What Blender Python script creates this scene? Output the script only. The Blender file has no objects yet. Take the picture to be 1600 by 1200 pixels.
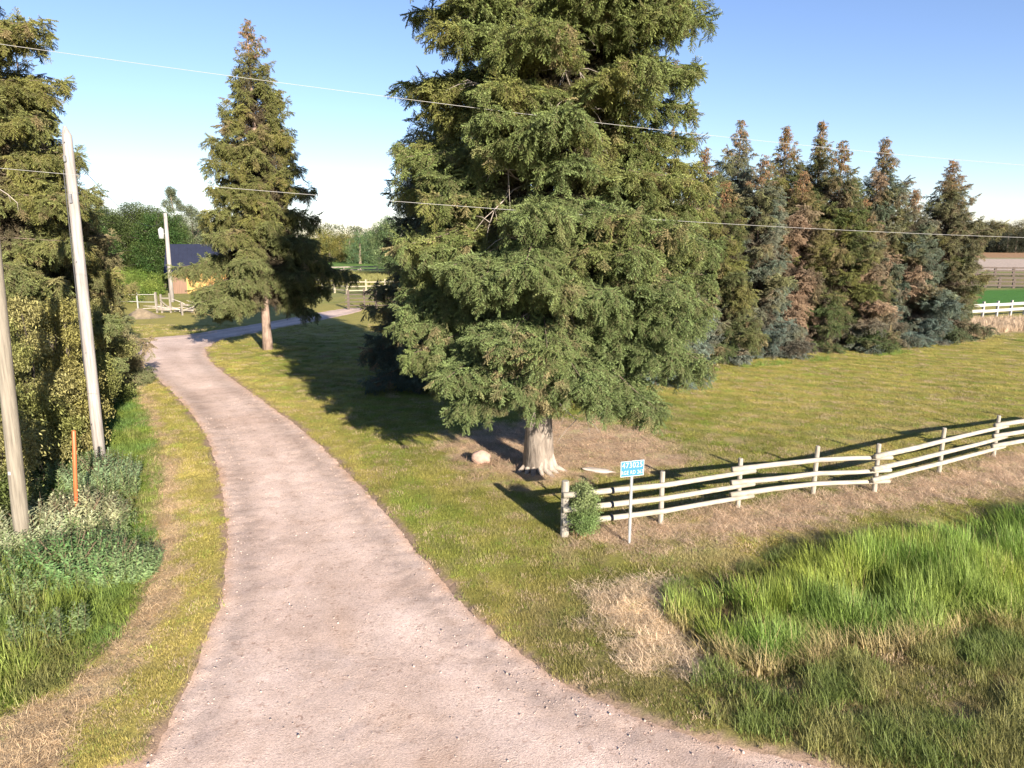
import bpy, math, random
import numpy as np
from mathutils import Vector, Matrix
R = math.radians
scene = bpy.context.scene
col = scene.collection

# ------------------------------------------------------------------ camera
CAM_H = 6.8; PITCH = R(11.7); F = 1110.0
cd = bpy.data.cameras.new('camera'); cam = bpy.data.objects.new('camera', cd); col.objects.link(cam)
cam.location = (0, 0, CAM_H); cam.rotation_euler = (R(90)-PITCH, 0, 0)
cd.sensor_width = 36; cd.lens = 36*F/1600; cd.clip_start = .1; cd.clip_end = 9000
scene.camera = cam

# ------------------------------------------------------------------ sky, sun, exposure
SUN_EL = R(18.8); SUN_X, SUN_Y = .443, -.8965          # horizontal direction towards the sun
w = bpy.data.worlds.new('World'); scene.world = w; w.use_nodes = True
nt = w.node_tree; nt.nodes.clear()
sky = nt.nodes.new('ShaderNodeTexSky'); sky.sky_type = 'NISHITA'; sky.sun_disc = False
sky.sun_elevation = SUN_EL; sky.sun_rotation = math.atan2(SUN_X, SUN_Y)
sky.altitude = 700; sky.air_density = 1.0; sky.dust_density = 0.1; sky.ozone_density = 3.2
bg = nt.nodes.new('ShaderNodeBackground'); bg.inputs[1].default_value = .069
wo = nt.nodes.new('ShaderNodeOutputWorld')
mixs = nt.nodes.new('ShaderNodeMix'); mixs.data_type = 'RGBA'; mixs.blend_type = 'MULTIPLY'; mixs.inputs[0].default_value = 1; mixs.inputs[7].default_value = (1.07, .965, 1.05, 1)
nt.links.new(sky.outputs[0], mixs.inputs[6]); nt.links.new(mixs.outputs[2], bg.inputs[0]); nt.links.new(bg.outputs[0], wo.inputs[0])
sd = bpy.data.lights.new('sun', 'SUN'); sd.energy = 5.0; sd.angle = R(.5); sd.color = (1, .90, .76)
so = bpy.data.objects.new('sun', sd); col.objects.link(so)
ch_ = math.cos(SUN_EL)
so.rotation_euler = Vector((SUN_X*ch_, SUN_Y*ch_, math.sin(SUN_EL))).to_track_quat('Z', 'Y').to_euler()
so.location = (20, -40, 40)
vs = scene.view_settings
vs.view_transform = 'Standard'; vs.look = 'None'; vs.gamma = 1; vs.use_curve_mapping = False
vs.exposure = 1.50

# ------------------------------------------------------------------ geometry helpers
CP, SP = math.cos(PITCH), math.sin(PITCH)
def G(px, py):                                   # point of the flat ground seen at a photo pixel
    u = (px-800)/F; v = (py-600)/F; t = CAM_H/(SP+v*CP)
    return (u*t, (CP-v*SP)*t)
def atY(px, py, Y):                              # point at distance Y seen at a photo pixel
    u = (px-800)/F; v = (py-600)/F; t = Y/(CP-v*SP)
    return (u*t, Y, CAM_H-t*(SP+v*CP))

def hash2(ix, iy, s):
    h = (ix.astype(np.int64)*374761393 + iy.astype(np.int64)*668265263 + s*974634777) & 0xffffffff
    h = ((h ^ (h >> 13))*1274126177) & 0xffffffff
    return ((h ^ (h >> 16)) & 0xffff)/65535.0
def vnoise(x, y, s=0):
    x = np.asarray(x, float); y = np.asarray(y, float)
    ix = np.floor(x); iy = np.floor(y); fx = x-ix; fy = y-iy
    fx = fx*fx*(3-2*fx); fy = fy*fy*(3-2*fy)
    a = hash2(ix, iy, s); b = hash2(ix+1, iy, s); c = hash2(ix, iy+1, s); d = hash2(ix+1, iy+1, s)
    return (a*(1-fx)+b*fx)*(1-fy)+(c*(1-fx)+d*fx)*fy
def fbm(x, y, sc, s=0, o=3):
    t = 0; a = 1; n = 0
    for k in range(o):
        t = t+a*vnoise(np.asarray(x)*sc, np.asarray(y)*sc, s+k*17); n += a; a *= .5; sc *= 2.03
    return t/n
def sst(a, b, x):
    t = np.clip((x-a)/(b-a), 0, 1); return t*t*(3-2*t)
def sdist(x, y, poly):                            # signed distance, positive inside
    x = np.asarray(x, float); y = np.asarray(y, float)
    n = len(poly); ins = np.zeros(x.shape, bool); d = np.full(x.shape, 1e9)
    for i in range(n):
        ax, ay = poly[i]; bx, by = poly[(i+1) % n]
        ex, ey = bx-ax, by-ay
        t = np.clip(((x-ax)*ex+(y-ay)*ey)/(ex*ex+ey*ey+1e-12), 0, 1)
        d = np.minimum(d, np.hypot(x-ax-t*ex, y-ay-t*ey))
        c = ((ay > y) != (by > y)) & (x < ex*(y-ay)/(ey if abs(ey) > 1e-12 else 1e-12)+ax)
        ins ^= c
    return np.where(ins, d, -d)
def smooth_poly(p, it=2):
    for _ in range(it):
        q = []
        for i in range(len(p)):
            a = p[i]; b = p[(i+1) % len(p)]
            q += [(a[0]*.75+b[0]*.25, a[1]*.75+b[1]*.25), (a[0]*.25+b[0]*.75, a[1]*.25+b[1]*.75)]
        p = q
    return p

# ------------------------------------------------------------------ zones of the ground
DRIVE = smooth_poly([G(*p) for p in [(215,1200),(250,1130),(285,1060),(318,985),(338,935),(346,880),(347,820),(339,755),(326,702),(309,665),(285,632),
    (255,602),(226,580),(205,560),(198,542),(203,528),(275,524),(335,515),(400,505),(450,496),(505,486),(560,478),(575,484),(520,496),(460,508),(400,520),(348,529),
    (325,542),(325,555),(345,575),(382,601),(430,635),(480,671),(530,716),(578,764),(620,812),(660,858),(700,905),(742,950),(790,990),(850,1035),
    (920,1076),(1000,1110),(1100,1143),(1200,1167),(1330,1195)]] + [(7.5,6.6),(14,5.0),(26,4.2),(60,2.0),(60,-9),(-40,-9),(-40,2),(-14,4.6),(-8.6,6.4),(-6.6,7.8)], 2)
TALL = smooth_poly([G(*p) for p in [(1052,1000),(1110,1022),(1200,1040),(1300,1022),(1400,1002),(1500,988),(1640,965),(1800,945),(1900,800),(1700,795),(1600,812),(1500,826),
    (1400,838),(1310,862),(1230,905),(1150,930),(1062,945)]], 1)
STRIP = smooth_poly([G(*p) for p in [(196,588),(214,606),(238,660),(249,710),(247,760),(243,830),(232,880),(218,935),(170,1005),(112,1070),(0,1130),(-80,1180),(-60,1260),(60,1260),
    (110,1150),(170,1080),(225,1010),(262,950),(280,880),(276,800),(272,740),(262,690),(245,640),(222,598)]], 1)
WILD = smooth_poly([G(*p) for p in [(190,575),(205,612),(234,660),(246,710),(244,760),(240,830),(229,880),(214,935),(166,1005),(100,1070),(-10,1120),(-120,1170),(-700,1170),(-700,520),(160,520)]], 1)
NEEDLE = smooth_poly([G(*p) for p in [(690,690),(730,672),(800,662),(900,655),(1010,672),(1080,700),(1040,735),(930,742),(880,760),(800,760),(720,735)]], 2)
THATCH = smooth_poly([G(*p) for p in [(905,842),(960,815),(1060,812),(1180,785),(1290,768),(1390,760),(1480,735),(1640,695),(1900,640),(1900,745),(1640,765),(1500,775),(1330,800),(1220,832),(1080,850),(960,862)]], 1)
CLIP = smooth_poly([G(*p) for p in [(955,915),(1000,905),(1040,930),(1062,985),(1120,1035),(1090,1045),(1005,1020),(960,985),(938,945)]], 2)
ROUGH = smooth_poly([G(*p) for p in [(1150,1060),(1300,1035),(1450,1010),(1700,985),(1900,960),(1900,1400),(1500,1235),(1330,1170),(1220,1140)]], 2)

def height(x, y):
    x = np.asarray(x, float); y = np.asarray(y, float)
    z = .05*(fbm(x, y, .25, 5, 2)-.5)+.02*(fbm(x, y, 1.3, 9, 2)-.5)
    near = np.exp(-np.maximum(0, np.hypot(x-10, y-13)-16)**2/40)
    t = sdist(x, y, TALL)
    z = z-.42*sst(-1.0, 1.6, t)*near
    c = sdist(x, y, CLIP); z = z+.05*sst(-.2, .5, c)*(.4+fbm(x, y, 2.2, 31, 3))
    # roots lift the soil round the large trunk, a soft rise under the strip of grass by the drive
    z = z+.16*np.exp(-((x-.82)**2+(y-19.9)**2)/2.2)
    d = sdist(x, y, DRIVE)
    z = z-.085*sst(-.02, .22, d+.05*(fbm(x, y, 3, 44, 2)-.5)*2)
    return z
def hz1(x, y): return float(height(np.array([x]), np.array([y]))[0])

LAWN = np.array((.27, .262, .062)); YEL = np.array((.42, .345, .105)); LUSH = np.array((.17, .25, .035))
TAN = np.array((.56, .42, .27)); PINK = np.array((.56, .41, .29)); BROWN = np.array((.37, .25, .14)); DARKS = np.array((.05, .045, .025))
FG = [  # far zones: polygons of ground with their own cover
    (smooth_poly([G(*p) for p in [(1480,478),(1900,478),(1900,449),(1480,453)]], 0), (.07, .19, .03)),
    (smooth_poly([G(*p) for p in [(1480,449),(1900,445),(1900,425),(1480,428)]], 0), (.24, .20, .09)),
    (smooth_poly([G(*p) for p in [(1440,424),(2300,420),(2300,403),(1440,404)]], 0), (.52, .41, .35)),
    (smooth_poly([G(*p) for p in [(1440,403),(2300,402),(2300,392),(1440,393)]], 0), (.37, .22, .12)),
    (smooth_poly([G(*p) for p in [(1500,534),(1526,528),(1560,521),(1900,505),(1900,484),(1500,500)]], 0), (.42, .32, .21)),
    (smooth_poly([G(*p) for p in [(440,424),(640,424),(640,406),(440,406)]], 0), (.13, .22, .05)),
    (smooth_poly([G(*p) for p in [(440,406),(760,406),(760,396),(440,396)]], 0), (.38, .28, .11)),
    (smooth_poly([G(*p) for p in [(440,458),(640,458),(640,426),(440,426)]], 0), (.22, .22, .07)),
]
def zonecol(x, y):
    x = np.asarray(x, float); y = np.asarray(y, float)
    c = np.ones(x.shape+(3,))*LAWN
    def mix(cc, m): 
        nonlocal c
        c = c*(1-m[..., None])+np.array(cc)*m[..., None]
    mix(YEL, np.clip(.9*sst(.38, .64, fbm(x, y, .32, 3, 5)), 0, 1)); mix(LAWN*.72, .6*sst(.52, .66, fbm(x, y, .6, 203, 4)))
    mix(YEL*1.02, .75*sst(14, 32, y+1.1*x-14)*sst(-6, 4, x)*(.5+.5*fbm(x, y, .8, 12, 3)))
    mix(TAN*.85, .4*sst(.50, .72, fbm(x, y, .9, 61, 4))*sst(-2, 5, x)*sst(30, 22, y)); mix(TAN*.7, .45*sst(.6, .72, fbm(x, y, 3.1, 62, 3)))
    # faint mowing lines
    mix(LUSH*.85, .34*sst(.1, .9, .5+.5*np.sin((y+.42*x)*4.6+3*fbm(x, y, .3, 2, 2)))*sst(18, 26, y))
    d = sdist(x, y, DRIVE); n = fbm(x, y, 2.5, 77, 3)
    mix(LUSH*1.1, .5*sst(-2.4, -.3, d)*sst(0, -.3, d)*(x > -1.5-.1*y)*sst(11, 17, y)); mix(np.array((.21, .185, .06)), .7*sst(15, 11, y)*(x > 0))
    mix(YEL, .55*sst(-3.2, -.1, d)*(x < -.22*y))
    s = sdist(x, y, STRIP); mix(TAN*.98, sst(-.16, .22, s+(n-.5)*.9))
    mix(BROWN*1.25, .6*sst(.5, .62, fbm(x, y, 1.6, 23, 3))*sst(0, .3, s))
    wd = sdist(x, y, WILD); mix(LUSH*.9, sst(-.12, .15, wd+(n-.5)*.5))
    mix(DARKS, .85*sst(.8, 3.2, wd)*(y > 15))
    m = sdist(x, y, NEEDLE); mix(PINK*.92, .95*sst(-.9, .9, m+(n-.5)*2.6))
    m = sdist(x, y, THATCH); mix(PINK, .9*sst(-.5, .6, m+(n-.5)*1.7))
    m = sdist(x, y, CLIP); mix(TAN*1.12, .97*sst(-.45, .35, m+(n-.5)*1.4))
    m = sdist(x, y, TALL); mix(BROWN*.7, sst(-.3, .3, m))
    m = sdist(x, y, ROUGH); mix(np.array((.20, .19, .06)), .9*sst(-.6, .6, m+(n-.5)*1.4))
    mix(BROWN, .5*sst(.55, .7, fbm(x, y, .9, 41, 3))*sst(-.6, .6, m))
    # soil on the spot under the drive
    mix(np.array((.36, .25, .19)), sst(-.07, .06, d+(n-.5)*.35))
    far = y > 46
    if far.any():
        mix(np.array((.33, .29, .085)), sst(44, 52, y)*(y < 75)); mix(np.array((.24, .24, .09)), sst(70, 90, y)*(y < 380)); mix(np.array((.10, .12, .05)), (y >= 380)*1.)
        for poly, cc in FG:
            m = sdist(x, y, poly); k = .4+.004*y
            mix(np.array(cc)*(1+.0*x[..., None]) if False else cc, sst(-k, k, m+(fbm(x, y, .12, 8, 3)-.5)*k*3))
    return c

# ------------------------------------------------------------------ object helpers
def tag(o, label=None, cat=None, group=None, kind=None):
    if label: o['label'] = label
    if cat: o['category'] = cat
    if group: o['group'] = group
    if kind: o['kind'] = kind
    return o
def empty(name, loc=(0, 0, 0), rz=0):
    o = bpy.data.objects.new(name, None); col.objects.link(o); o.location = loc; o.rotation_euler = (0, 0, rz)
    o.empty_display_size = .3
    return o
def meshobj(name, verts, faces, mats, parent=None, smooth=False, mi=None):
    me = bpy.data.meshes.new(name); me.from_pydata([tuple(v) for v in verts], [], faces)
    for m in (mats if isinstance(mats, (list, tuple)) else [mats]): me.materials.append(m)
    if mi is not None: me.polygons.foreach_set('material_index', mi)
    if smooth: me.polygons.foreach_set('use_smooth', [True]*len(me.polygons))
    me.update()
    o = bpy.data.objects.new(name, me); col.objects.link(o)
    if parent: o.parent = parent
    return o
class MB:
    def __init__(s): s.v = []; s.f = []; s.m = []
    def add(s, v, f, m=0):
        b = len(s.v); s.v += [tuple(p) for p in v]; s.f += [tuple(i+b for i in q) for q in f]; s.m += [m]*len(f)
    def box(s, c, size, rz=0, m=0, rx=0, ry=0):
        M = Matrix.Translation(c) @ Matrix.Rotation(rz, 4, 'Z') @ Matrix.Rotation(ry, 4, 'Y') @ Matrix.Rotation(rx, 4, 'X')
        x, y, z = [k/2 for k in size]
        v = [M @ Vector(p) for p in [(-x,-y,-z),(x,-y,-z),(x,y,-z),(-x,y,-z),(-x,-y,z),(x,-y,z),(x,y,z),(-x,y,z)]]
        s.add(v, [(3,2,1,0),(4,5,6,7),(0,1,5,4),(1,2,6,5),(2,3,7,6),(3,0,4,7)], m)
    def tube(s, pts, rad, n=8, m=0, cap=True, flat=None, wob=0, rng=None):
        pts = [Vector(p) for p in pts]
        if not isinstance(rad, (list, tuple)): rad = [rad]*len(pts)
        rings = []
        ref = Vector((0, 0, 1))
        for i, p in enumerate(pts):
            d = (pts[min(i+1, len(pts)-1)]-pts[max(i-1, 0)]).normalized()
            r0 = Vector((1, 0, 0)) if abs(d.z) > .9 else ref
            a = d.cross(r0).normalized(); b = a.cross(d).normalized()
            ring = []
            for k in range(n):
                t = 2*math.pi*k/n
                rr = rad[i]*(1+(rng.uniform(-wob, wob) if wob else 0))
                q = p+a*math.cos(t)*rr+b*math.sin(t)*rr*(flat or 1)
                ring.append(q)
            rings.append(ring)
        v = [q for r in rings for q in r]; f = []
        for i in range(len(rings)-1):
            for k in range(n):
                f.append((i*n+k, i*n+(k+1) % n, (i+1)*n+(k+1) % n, (i+1)*n+k))
        if cap:
            f.append(tuple(range(n-1, -1, -1))); f.append(tuple((len(rings)-1)*n+k for k in range(n)))
        s.add(v, f, m)
    def build(s, name, mats, parent=None, smooth=False):
        return meshobj(name, s.v, s.f, mats, parent, smooth, s.m)

# ------------------------------------------------------------------ materials
def mat(name):
    m = bpy.data.materials.new(name); m.use_nodes = True
    t = m.node_tree; t.nodes.clear()
    o = t.nodes.new('ShaderNodeOutputMaterial'); b = t.nodes.new('ShaderNodeBsdfPrincipled')
    t.links.new(b.outputs[0], o.inputs[0])
    return m, t, b, o
def nd(t, typ, **kw):
    n = t.nodes.new(typ)
    for k, v in kw.items():
        if k in n.inputs.keys() if isinstance(k, str) else False: n.inputs[k].default_value = v
        else: setattr(n, k, v)
    return n
def noise(t, scale, detail=4, rough=.55, vec=None, dist=0):
    n = t.nodes.new('ShaderNodeTexNoise'); n.inputs['Scale'].default_value = scale; n.inputs['Detail'].default_value = detail
    n.inputs['Roughness'].default_value = rough; n.inputs['Distortion'].default_value = dist
    if vec is not None: t.links.new(vec, n.inputs['Vector'])
    return n
def ramp(t, src, stops):
    r = t.nodes.new('ShaderNodeValToRGB'); t.links.new(src, r.inputs[0])
    e = r.color_ramp.elements
    while len(e) < len(stops): e.new(.5)
    for q, (p, c) in zip(e, stops): q.position = p; q.color = tuple(c)+(1,) if len(c) == 3 else c
    return r
def mixc(t, a, b, f, mode='MIX'):
    m = t.nodes.new('ShaderNodeMix'); m.data_type = 'RGBA'; m.blend_type = mode
    for s, v in ((m.inputs[6], a), (m.inputs[7], b), (m.inputs[0], f)):
        if hasattr(v, 'links') or hasattr(v, 'node'): t.links.new(v, s)
        elif isinstance(v, (int, float)): s.default_value = v
        else: s.default_value = tuple(v)+(1,)
    return m.outputs[2]
def bump(t, b, h, strength=.5, dist=.02, prev=None):
    n = t.nodes.new('ShaderNodeBump'); n.inputs['Strength'].default_value = strength; n.inputs['Distance'].default_value = dist
    t.links.new(h, n.inputs['Height'])
    if prev is not None: t.links.new(prev, n.inputs['Normal'])
    t.links.new(n.outputs[0], b.inputs['Normal']); return n.outputs[0]
def objvec(t, sc=(1, 1, 1), kind='Object'):
    c = t.nodes.new('ShaderNodeTexCoord'); m = t.nodes.new('ShaderNodeMapping'); m.inputs['Scale'].default_value = sc
    t.links.new(c.outputs[kind], m.inputs[0]); return m.outputs[0]

def mat_plain(name, c, rough=.7, var=.25, scale=6, stretch=(1, 1, 1), bmp=.3, metal=0, c2=None):
    m, t, b, o = mat(name)
    v = objvec(t, stretch); n = noise(t, scale, 6, .6, v)
    c2 = c2 or tuple(k*(1-var) for k in c)
    r = ramp(t, n.outputs[0], [(.3, c2), (.7, tuple(min(1, k*(1+var*.4)) for k in c))])
    t.links.new(r.outputs[0], b.inputs['Base Color']); b.inputs['Roughness'].default_value = rough
    b.inputs['Metallic'].default_value = metal
    if bmp: bump(t, b, noise(t, scale*4, 5, .6, v).outputs[0], bmp, .01)
    return m
def mat_leaf(name, transl=.3, c=None, rough=.55, spread=.25):
    """leaf colour comes with each instance (attribute tint), varied leaf by leaf"""
    m, t, b, o = mat(name)
    if c is None:
        a = t.nodes.new('ShaderNodeAttribute'); a.attribute_name = 'tint'; a.attribute_type = 'INSTANCER'; src = a.outputs['Color']
    else:
        a = t.nodes.new('ShaderNodeRGB'); a.outputs[0].default_value = tuple(c)+(1,); src = a.outputs[0]
    g = t.nodes.new('ShaderNodeNewGeometry')
    k = t.nodes.new('ShaderNodeMapRange'); t.links.new(g.outputs['Random Per Island'], k.inputs[0])
    k.inputs[3].default_value = 1-spread; k.inputs[4].default_value = 1+spread
    hs = t.nodes.new('ShaderNodeHueSaturation'); t.links.new(src, hs.inputs['Color']); t.links.new(k.outputs[0], hs.inputs['Value'])
    t.links.new(hs.outputs[0], b.inputs['Base Color']); b.inputs['Roughness'].default_value = rough
    b.inputs['Specular IOR Level'].default_value = .3
    if transl:
        tr = t.nodes.new('ShaderNodeBsdfTranslucent'); t.links.new(hs.outputs[0], tr.inputs[0])
        mx = t.nodes.new('ShaderNodeMixShader'); mx.inputs[0].default_value = transl
        t.links.new(b.outputs[0], mx.inputs[1]); t.links.new(tr.outputs[0], mx.inputs[2]); t.links.new(mx.outputs[0], o.inputs[0])
    return m
M_LEAF = mat_leaf('leaf', .30); M_NEEDLE = mat_leaf('needle', .06, spread=.35); M_GRASS = mat_leaf('grass_blade', .30, spread=.28)
M_TWIG = mat_plain('twig_bark', (.20, .135, .09), .9, .3, 20, bmp=0)
M_LIMB = mat_plain('limb_bark', (.16, .12, .09), .95, .35, 9, bmp=0)
M_CONE = mat_leaf('cone_scale', 0, (.21, .115, .055), .7, .3)
def mat_bark(name, c1, c2, sc=7):
    m, t, b, o = mat(name)
    v = objvec(t, (1, 1, .22)); n = noise(t, sc, 8, .65, v, .6); n2 = noise(t, 2.2, 4, .5, objvec(t))
    vo = t.nodes.new('ShaderNodeTexVoronoi'); vo.inputs['Scale'].default_value = sc*2.2; t.links.new(v, vo.inputs[0])
    r = ramp(t, n.outputs[0], [(.25, c2), (.6, c1), (.85, tuple(min(1, k*1.25) for k in c1))])
    r2 = ramp(t, n2.outputs[0], [(.3, (.75, .72, .7)), (.7, (1.05, 1.05, 1.05))])
    t.links.new(mixc(t, r.outputs[0], r2.outputs[0], 1.0, 'MULTIPLY'), b.inputs['Base Color']); b.inputs['Roughness'].default_value = .9
    p = bump(t, b, vo.outputs[0], .6, .02); bump(t, b, n.outputs[0], .7, .03, p)
    return m
M_BARKB = mat_bark('big_spruce_bark', (.33, .28, .235), (.10, .08, .065))
M_BARK = mat_bark('spruce_bark', (.30, .23, .18), (.12, .09, .07))
M_BARKD = mat_bark('dark_bark', (.10, .08, .065), (.04, .032, .028))
M_DEAD = mat_plain('dead_wood', (.42, .36, .31), .9, .4, 8, (1, 1, 1))

# ground
def mat_ground():
    m, t, b, o = mat('ground_cover')
    a = t.nodes.new('ShaderNodeAttribute'); a.attribute_name = 'gcol'
    v = objvec(t)
    n1 = noise(t, 9, 8, .7, v); n2 = noise(t, 45, 5, .7, v); n3 = noise(t, .8, 6, .6, v)
    r1 = ramp(t, n1.outputs[0], [(.3, (.62, .62, .6)), (.55, (1, 1, 1)), (.75, (1.22, 1.2, 1.1))])
    r2 = ramp(t, n2.outputs[0], [(.32, (.55, .55, .55)), (.6, (1.1, 1.1, 1.1))])
    r3 = ramp(t, n3.outputs[0], [(.3, (.82, .85, .8)), (.7, (1.12, 1.08, 1.02))])
    c = mixc(t, a.outputs['Color'], r1.outputs[0], 1., 'MULTIPLY'); c = mixc(t, c, r2.outputs[0], .8, 'MULTIPLY'); c = mixc(t, c, r3.outputs[0], 1., 'MULTIPLY')
    t.links.new(c, b.inputs['Base Color']); b.inputs['Roughness'].default_value = .95; b.inputs['Specular IOR Level'].default_value = .15
    p = bump(t, b, n1.outputs[0], .6, .04); bump(t, b, n2.outputs[0], .7, .02, p)
    return m
def mat_gravel():
    m, t, b, o = mat('pink_gravel')
    v = objvec(t)
    n0 = noise(t, .35, 5, .6, v, .5); n1 = noise(t, 2.4, 6, .65, v, .3); n2 = noise(t, 30, 6, .75, v); n4 = noise(t, 9, 5, .65, v, .4)
    vo = t.nodes.new('ShaderNodeTexVoronoi'); vo.inputs['Scale'].default_value = 62; t.links.new(v, vo.inputs[0])
    base = ramp(t, n0.outputs[0], [(.3, (.49, .36, .29)), (.5, (.585, .445, .37)), (.72, (.65, .51, .435))])
    rr = ramp(t, n1.outputs[0], [(.3, (.86, .84, .82)), (.5, (1, 1, 1)), (.72, (1.08, 1.08, 1.1))])
    rs = ramp(t, n2.outputs[0], [(.34, (.52, .50, .50)), (.48, (.96, .96, .96)), (.7, (1.3, 1.28, 1.26))])
    rv = ramp(t, vo.outputs['Color'], [(.0, (.68, .66, .66)), (1, (1.25, 1.25, 1.25))])
    rd = ramp(t, n4.outputs[0], [(.33, (.62, .56, .53)), (.42, (1, 1, 1)), (.62, (1, 1, 1)), (.72, (1.12, 1.13, 1.15))])
    c = mixc(t, base.outputs[0], rr.outputs[0], 1, 'MULTIPLY'); c = mixc(t, c, rs.outputs[0], .75, 'MULTIPLY'); c = mixc(t, c, rv.outputs[0], .5, 'MULTIPLY'); c = mixc(t, c, rd.outputs[0], .8, 'MULTIPLY')
    a = t.nodes.new('ShaderNodeAttribute'); a.attribute_name = 'gcol'; c = mixc(t, c, a.outputs['Color'], 1., 'MULTIPLY')
    t.links.new(c, b.inputs['Base Color']); b.inputs['Roughness'].default_value = .95; b.inputs['Specular IOR Level'].default_value = .2
    p = bump(t, b, n1.outputs[0], .05, .05); p = bump(t, b, n4.outputs[0], .3, .025, p); p = bump(t, b, vo.outputs[0], .5, .012, p); bump(t, b, n2.outputs[0], .55, .012, p)
    return m
M_GROUND = mat_ground(); M_GRAVEL = mat_gravel()

# ------------------------------------------------------------------ scatter: many instances held by one object
def scatter_tree():
    g = bpy.data.node_groups.new('scatter_on_points', 'GeometryNodeTree'); g.is_modifier = True
    g.interface.new_socket('Geometry', in_out='INPUT', socket_type='NodeSocketGeometry')
    g.interface.new_socket('Geometry', in_out='OUTPUT', socket_type='NodeSocketGeometry')
    N = g.nodes.new; L = g.links.new
    gi = N('NodeGroupInput'); go = N('NodeGroupOutput')
    def attr(n, typ):
        a = N('GeometryNodeInputNamedAttribute'); a.data_type = typ; a.inputs['Name'].default_value = n; return a.outputs[0]
    sep = N('GeometryNodeSeparateGeometry'); sep.domain = 'POINT'
    L(gi.outputs[0], sep.inputs[0]); L(attr('ispt', 'BOOLEAN'), sep.inputs[1])
    m2p = N('GeometryNodeMeshToPoints'); L(sep.outputs[0], m2p.inputs[0])
    spl = N('GeometryNodeSplitToInstances'); spl.domain = 'FACE'; L(sep.outputs[1], spl.inputs['Geometry']); L(attr('fvid', 'INT'), spl.inputs['Group ID'])
    iop = N('GeometryNodeInstanceOnPoints'); iop.inputs['Pick Instance'].default_value = True
    L(m2p.outputs[0], iop.inputs['Points']); L(spl.outputs[0], iop.inputs['Instance']); L(attr('vid', 'INT'), iop.inputs['Instance Index'])
    e = N('FunctionNodeEulerToRotation'); L(attr('rot', 'FLOAT_VECTOR'), e.inputs[0]); L(e.outputs[0], iop.inputs['Rotation'])
    L(attr('scl', 'FLOAT_VECTOR'), iop.inputs['Scale'])
    L(iop.outputs[0], go.inputs[0])
    return g
GN = scatter_tree()
def scatter(name, protos, mats, P, rot, scl, tint, vid, parent=None, loc=None):
    """protos: list of MB; P (n,3) points; rot (n,3) euler; scl (n,) or (n,3); tint (n,3)"""
    P = np.asarray(P, np.float32); n = len(P)
    V = []; Fc = []; mi = []; fv = []
    for k, mb in enumerate(protos):
        b = len(V); V += mb.v; Fc += [tuple(i+b for i in q) for q in mb.f]; mi += mb.m; fv += [k]*len(mb.f)
    nv = len(V)
    allv = np.concatenate([np.array(V, np.float32).reshape(-1, 3), P])
    me = bpy.data.meshes.new(name)
    me.vertices.add(len(allv)); me.vertices.foreach_set('co', allv.ravel())
    ls = np.cumsum([0]+[len(f) for f in Fc]); flat = np.array([i for f in Fc for i in f], np.int32)
    me.loops.add(len(flat)); me.loops.foreach_set('vertex_index', flat)
    me.polygons.add(len(Fc)); me.polygons.foreach_set('loop_start', ls[:-1].astype(np.int32))
    me.polygons.foreach_set('material_index', np.array(mi, np.int32))
    for m in mats: me.materials.append(m)
    def A(nm, ty, dom, data, key):
        a = me.attributes.new(nm, ty, dom); a.data.foreach_set(key, np.ascontiguousarray(data).ravel())
    z = np.zeros
    A('ispt', 'BOOLEAN', 'POINT', np.concatenate([z(nv, bool), np.ones(n, bool)]), 'value')
    A('vid', 'INT', 'POINT', np.concatenate([z(nv), vid]).astype(np.int32), 'value')
    A('fvid', 'INT', 'FACE', np.array(fv, np.int32), 'value')
    scl = np.asarray(scl, np.float32)
    if scl.ndim == 1: scl = np.repeat(scl[:, None], 3, 1)
    A('rot', 'FLOAT_VECTOR', 'POINT', np.concatenate([z((nv, 3)), rot]).astype(np.float32), 'vector')
    A('scl', 'FLOAT_VECTOR', 'POINT', np.concatenate([z((nv, 3)), scl]).astype(np.float32), 'vector')
    A('tint', 'FLOAT_COLOR', 'POINT', np.concatenate([np.concatenate([z((nv, 3)), np.clip(tint, 0, 1)]), np.ones((nv+n, 1))], 1).astype(np.float32), 'color')
    me.update()
    o = bpy.data.objects.new(name, me); col.objects.link(o)
    if parent: o.parent = parent
    if loc is not None: o.location = loc
    md = o.modifiers.new('scatter', 'NODES'); md.node_group = GN
    return o
def dir2euler(d, roll):
    d = d/np.maximum(1e-6, np.linalg.norm(d, axis=1, keepdims=True))
    return np.stack([roll, -np.arcsin(np.clip(d[:, 2], -1, 1)), np.arctan2(d[:, 1], d[:, 0])], 1)

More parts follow.
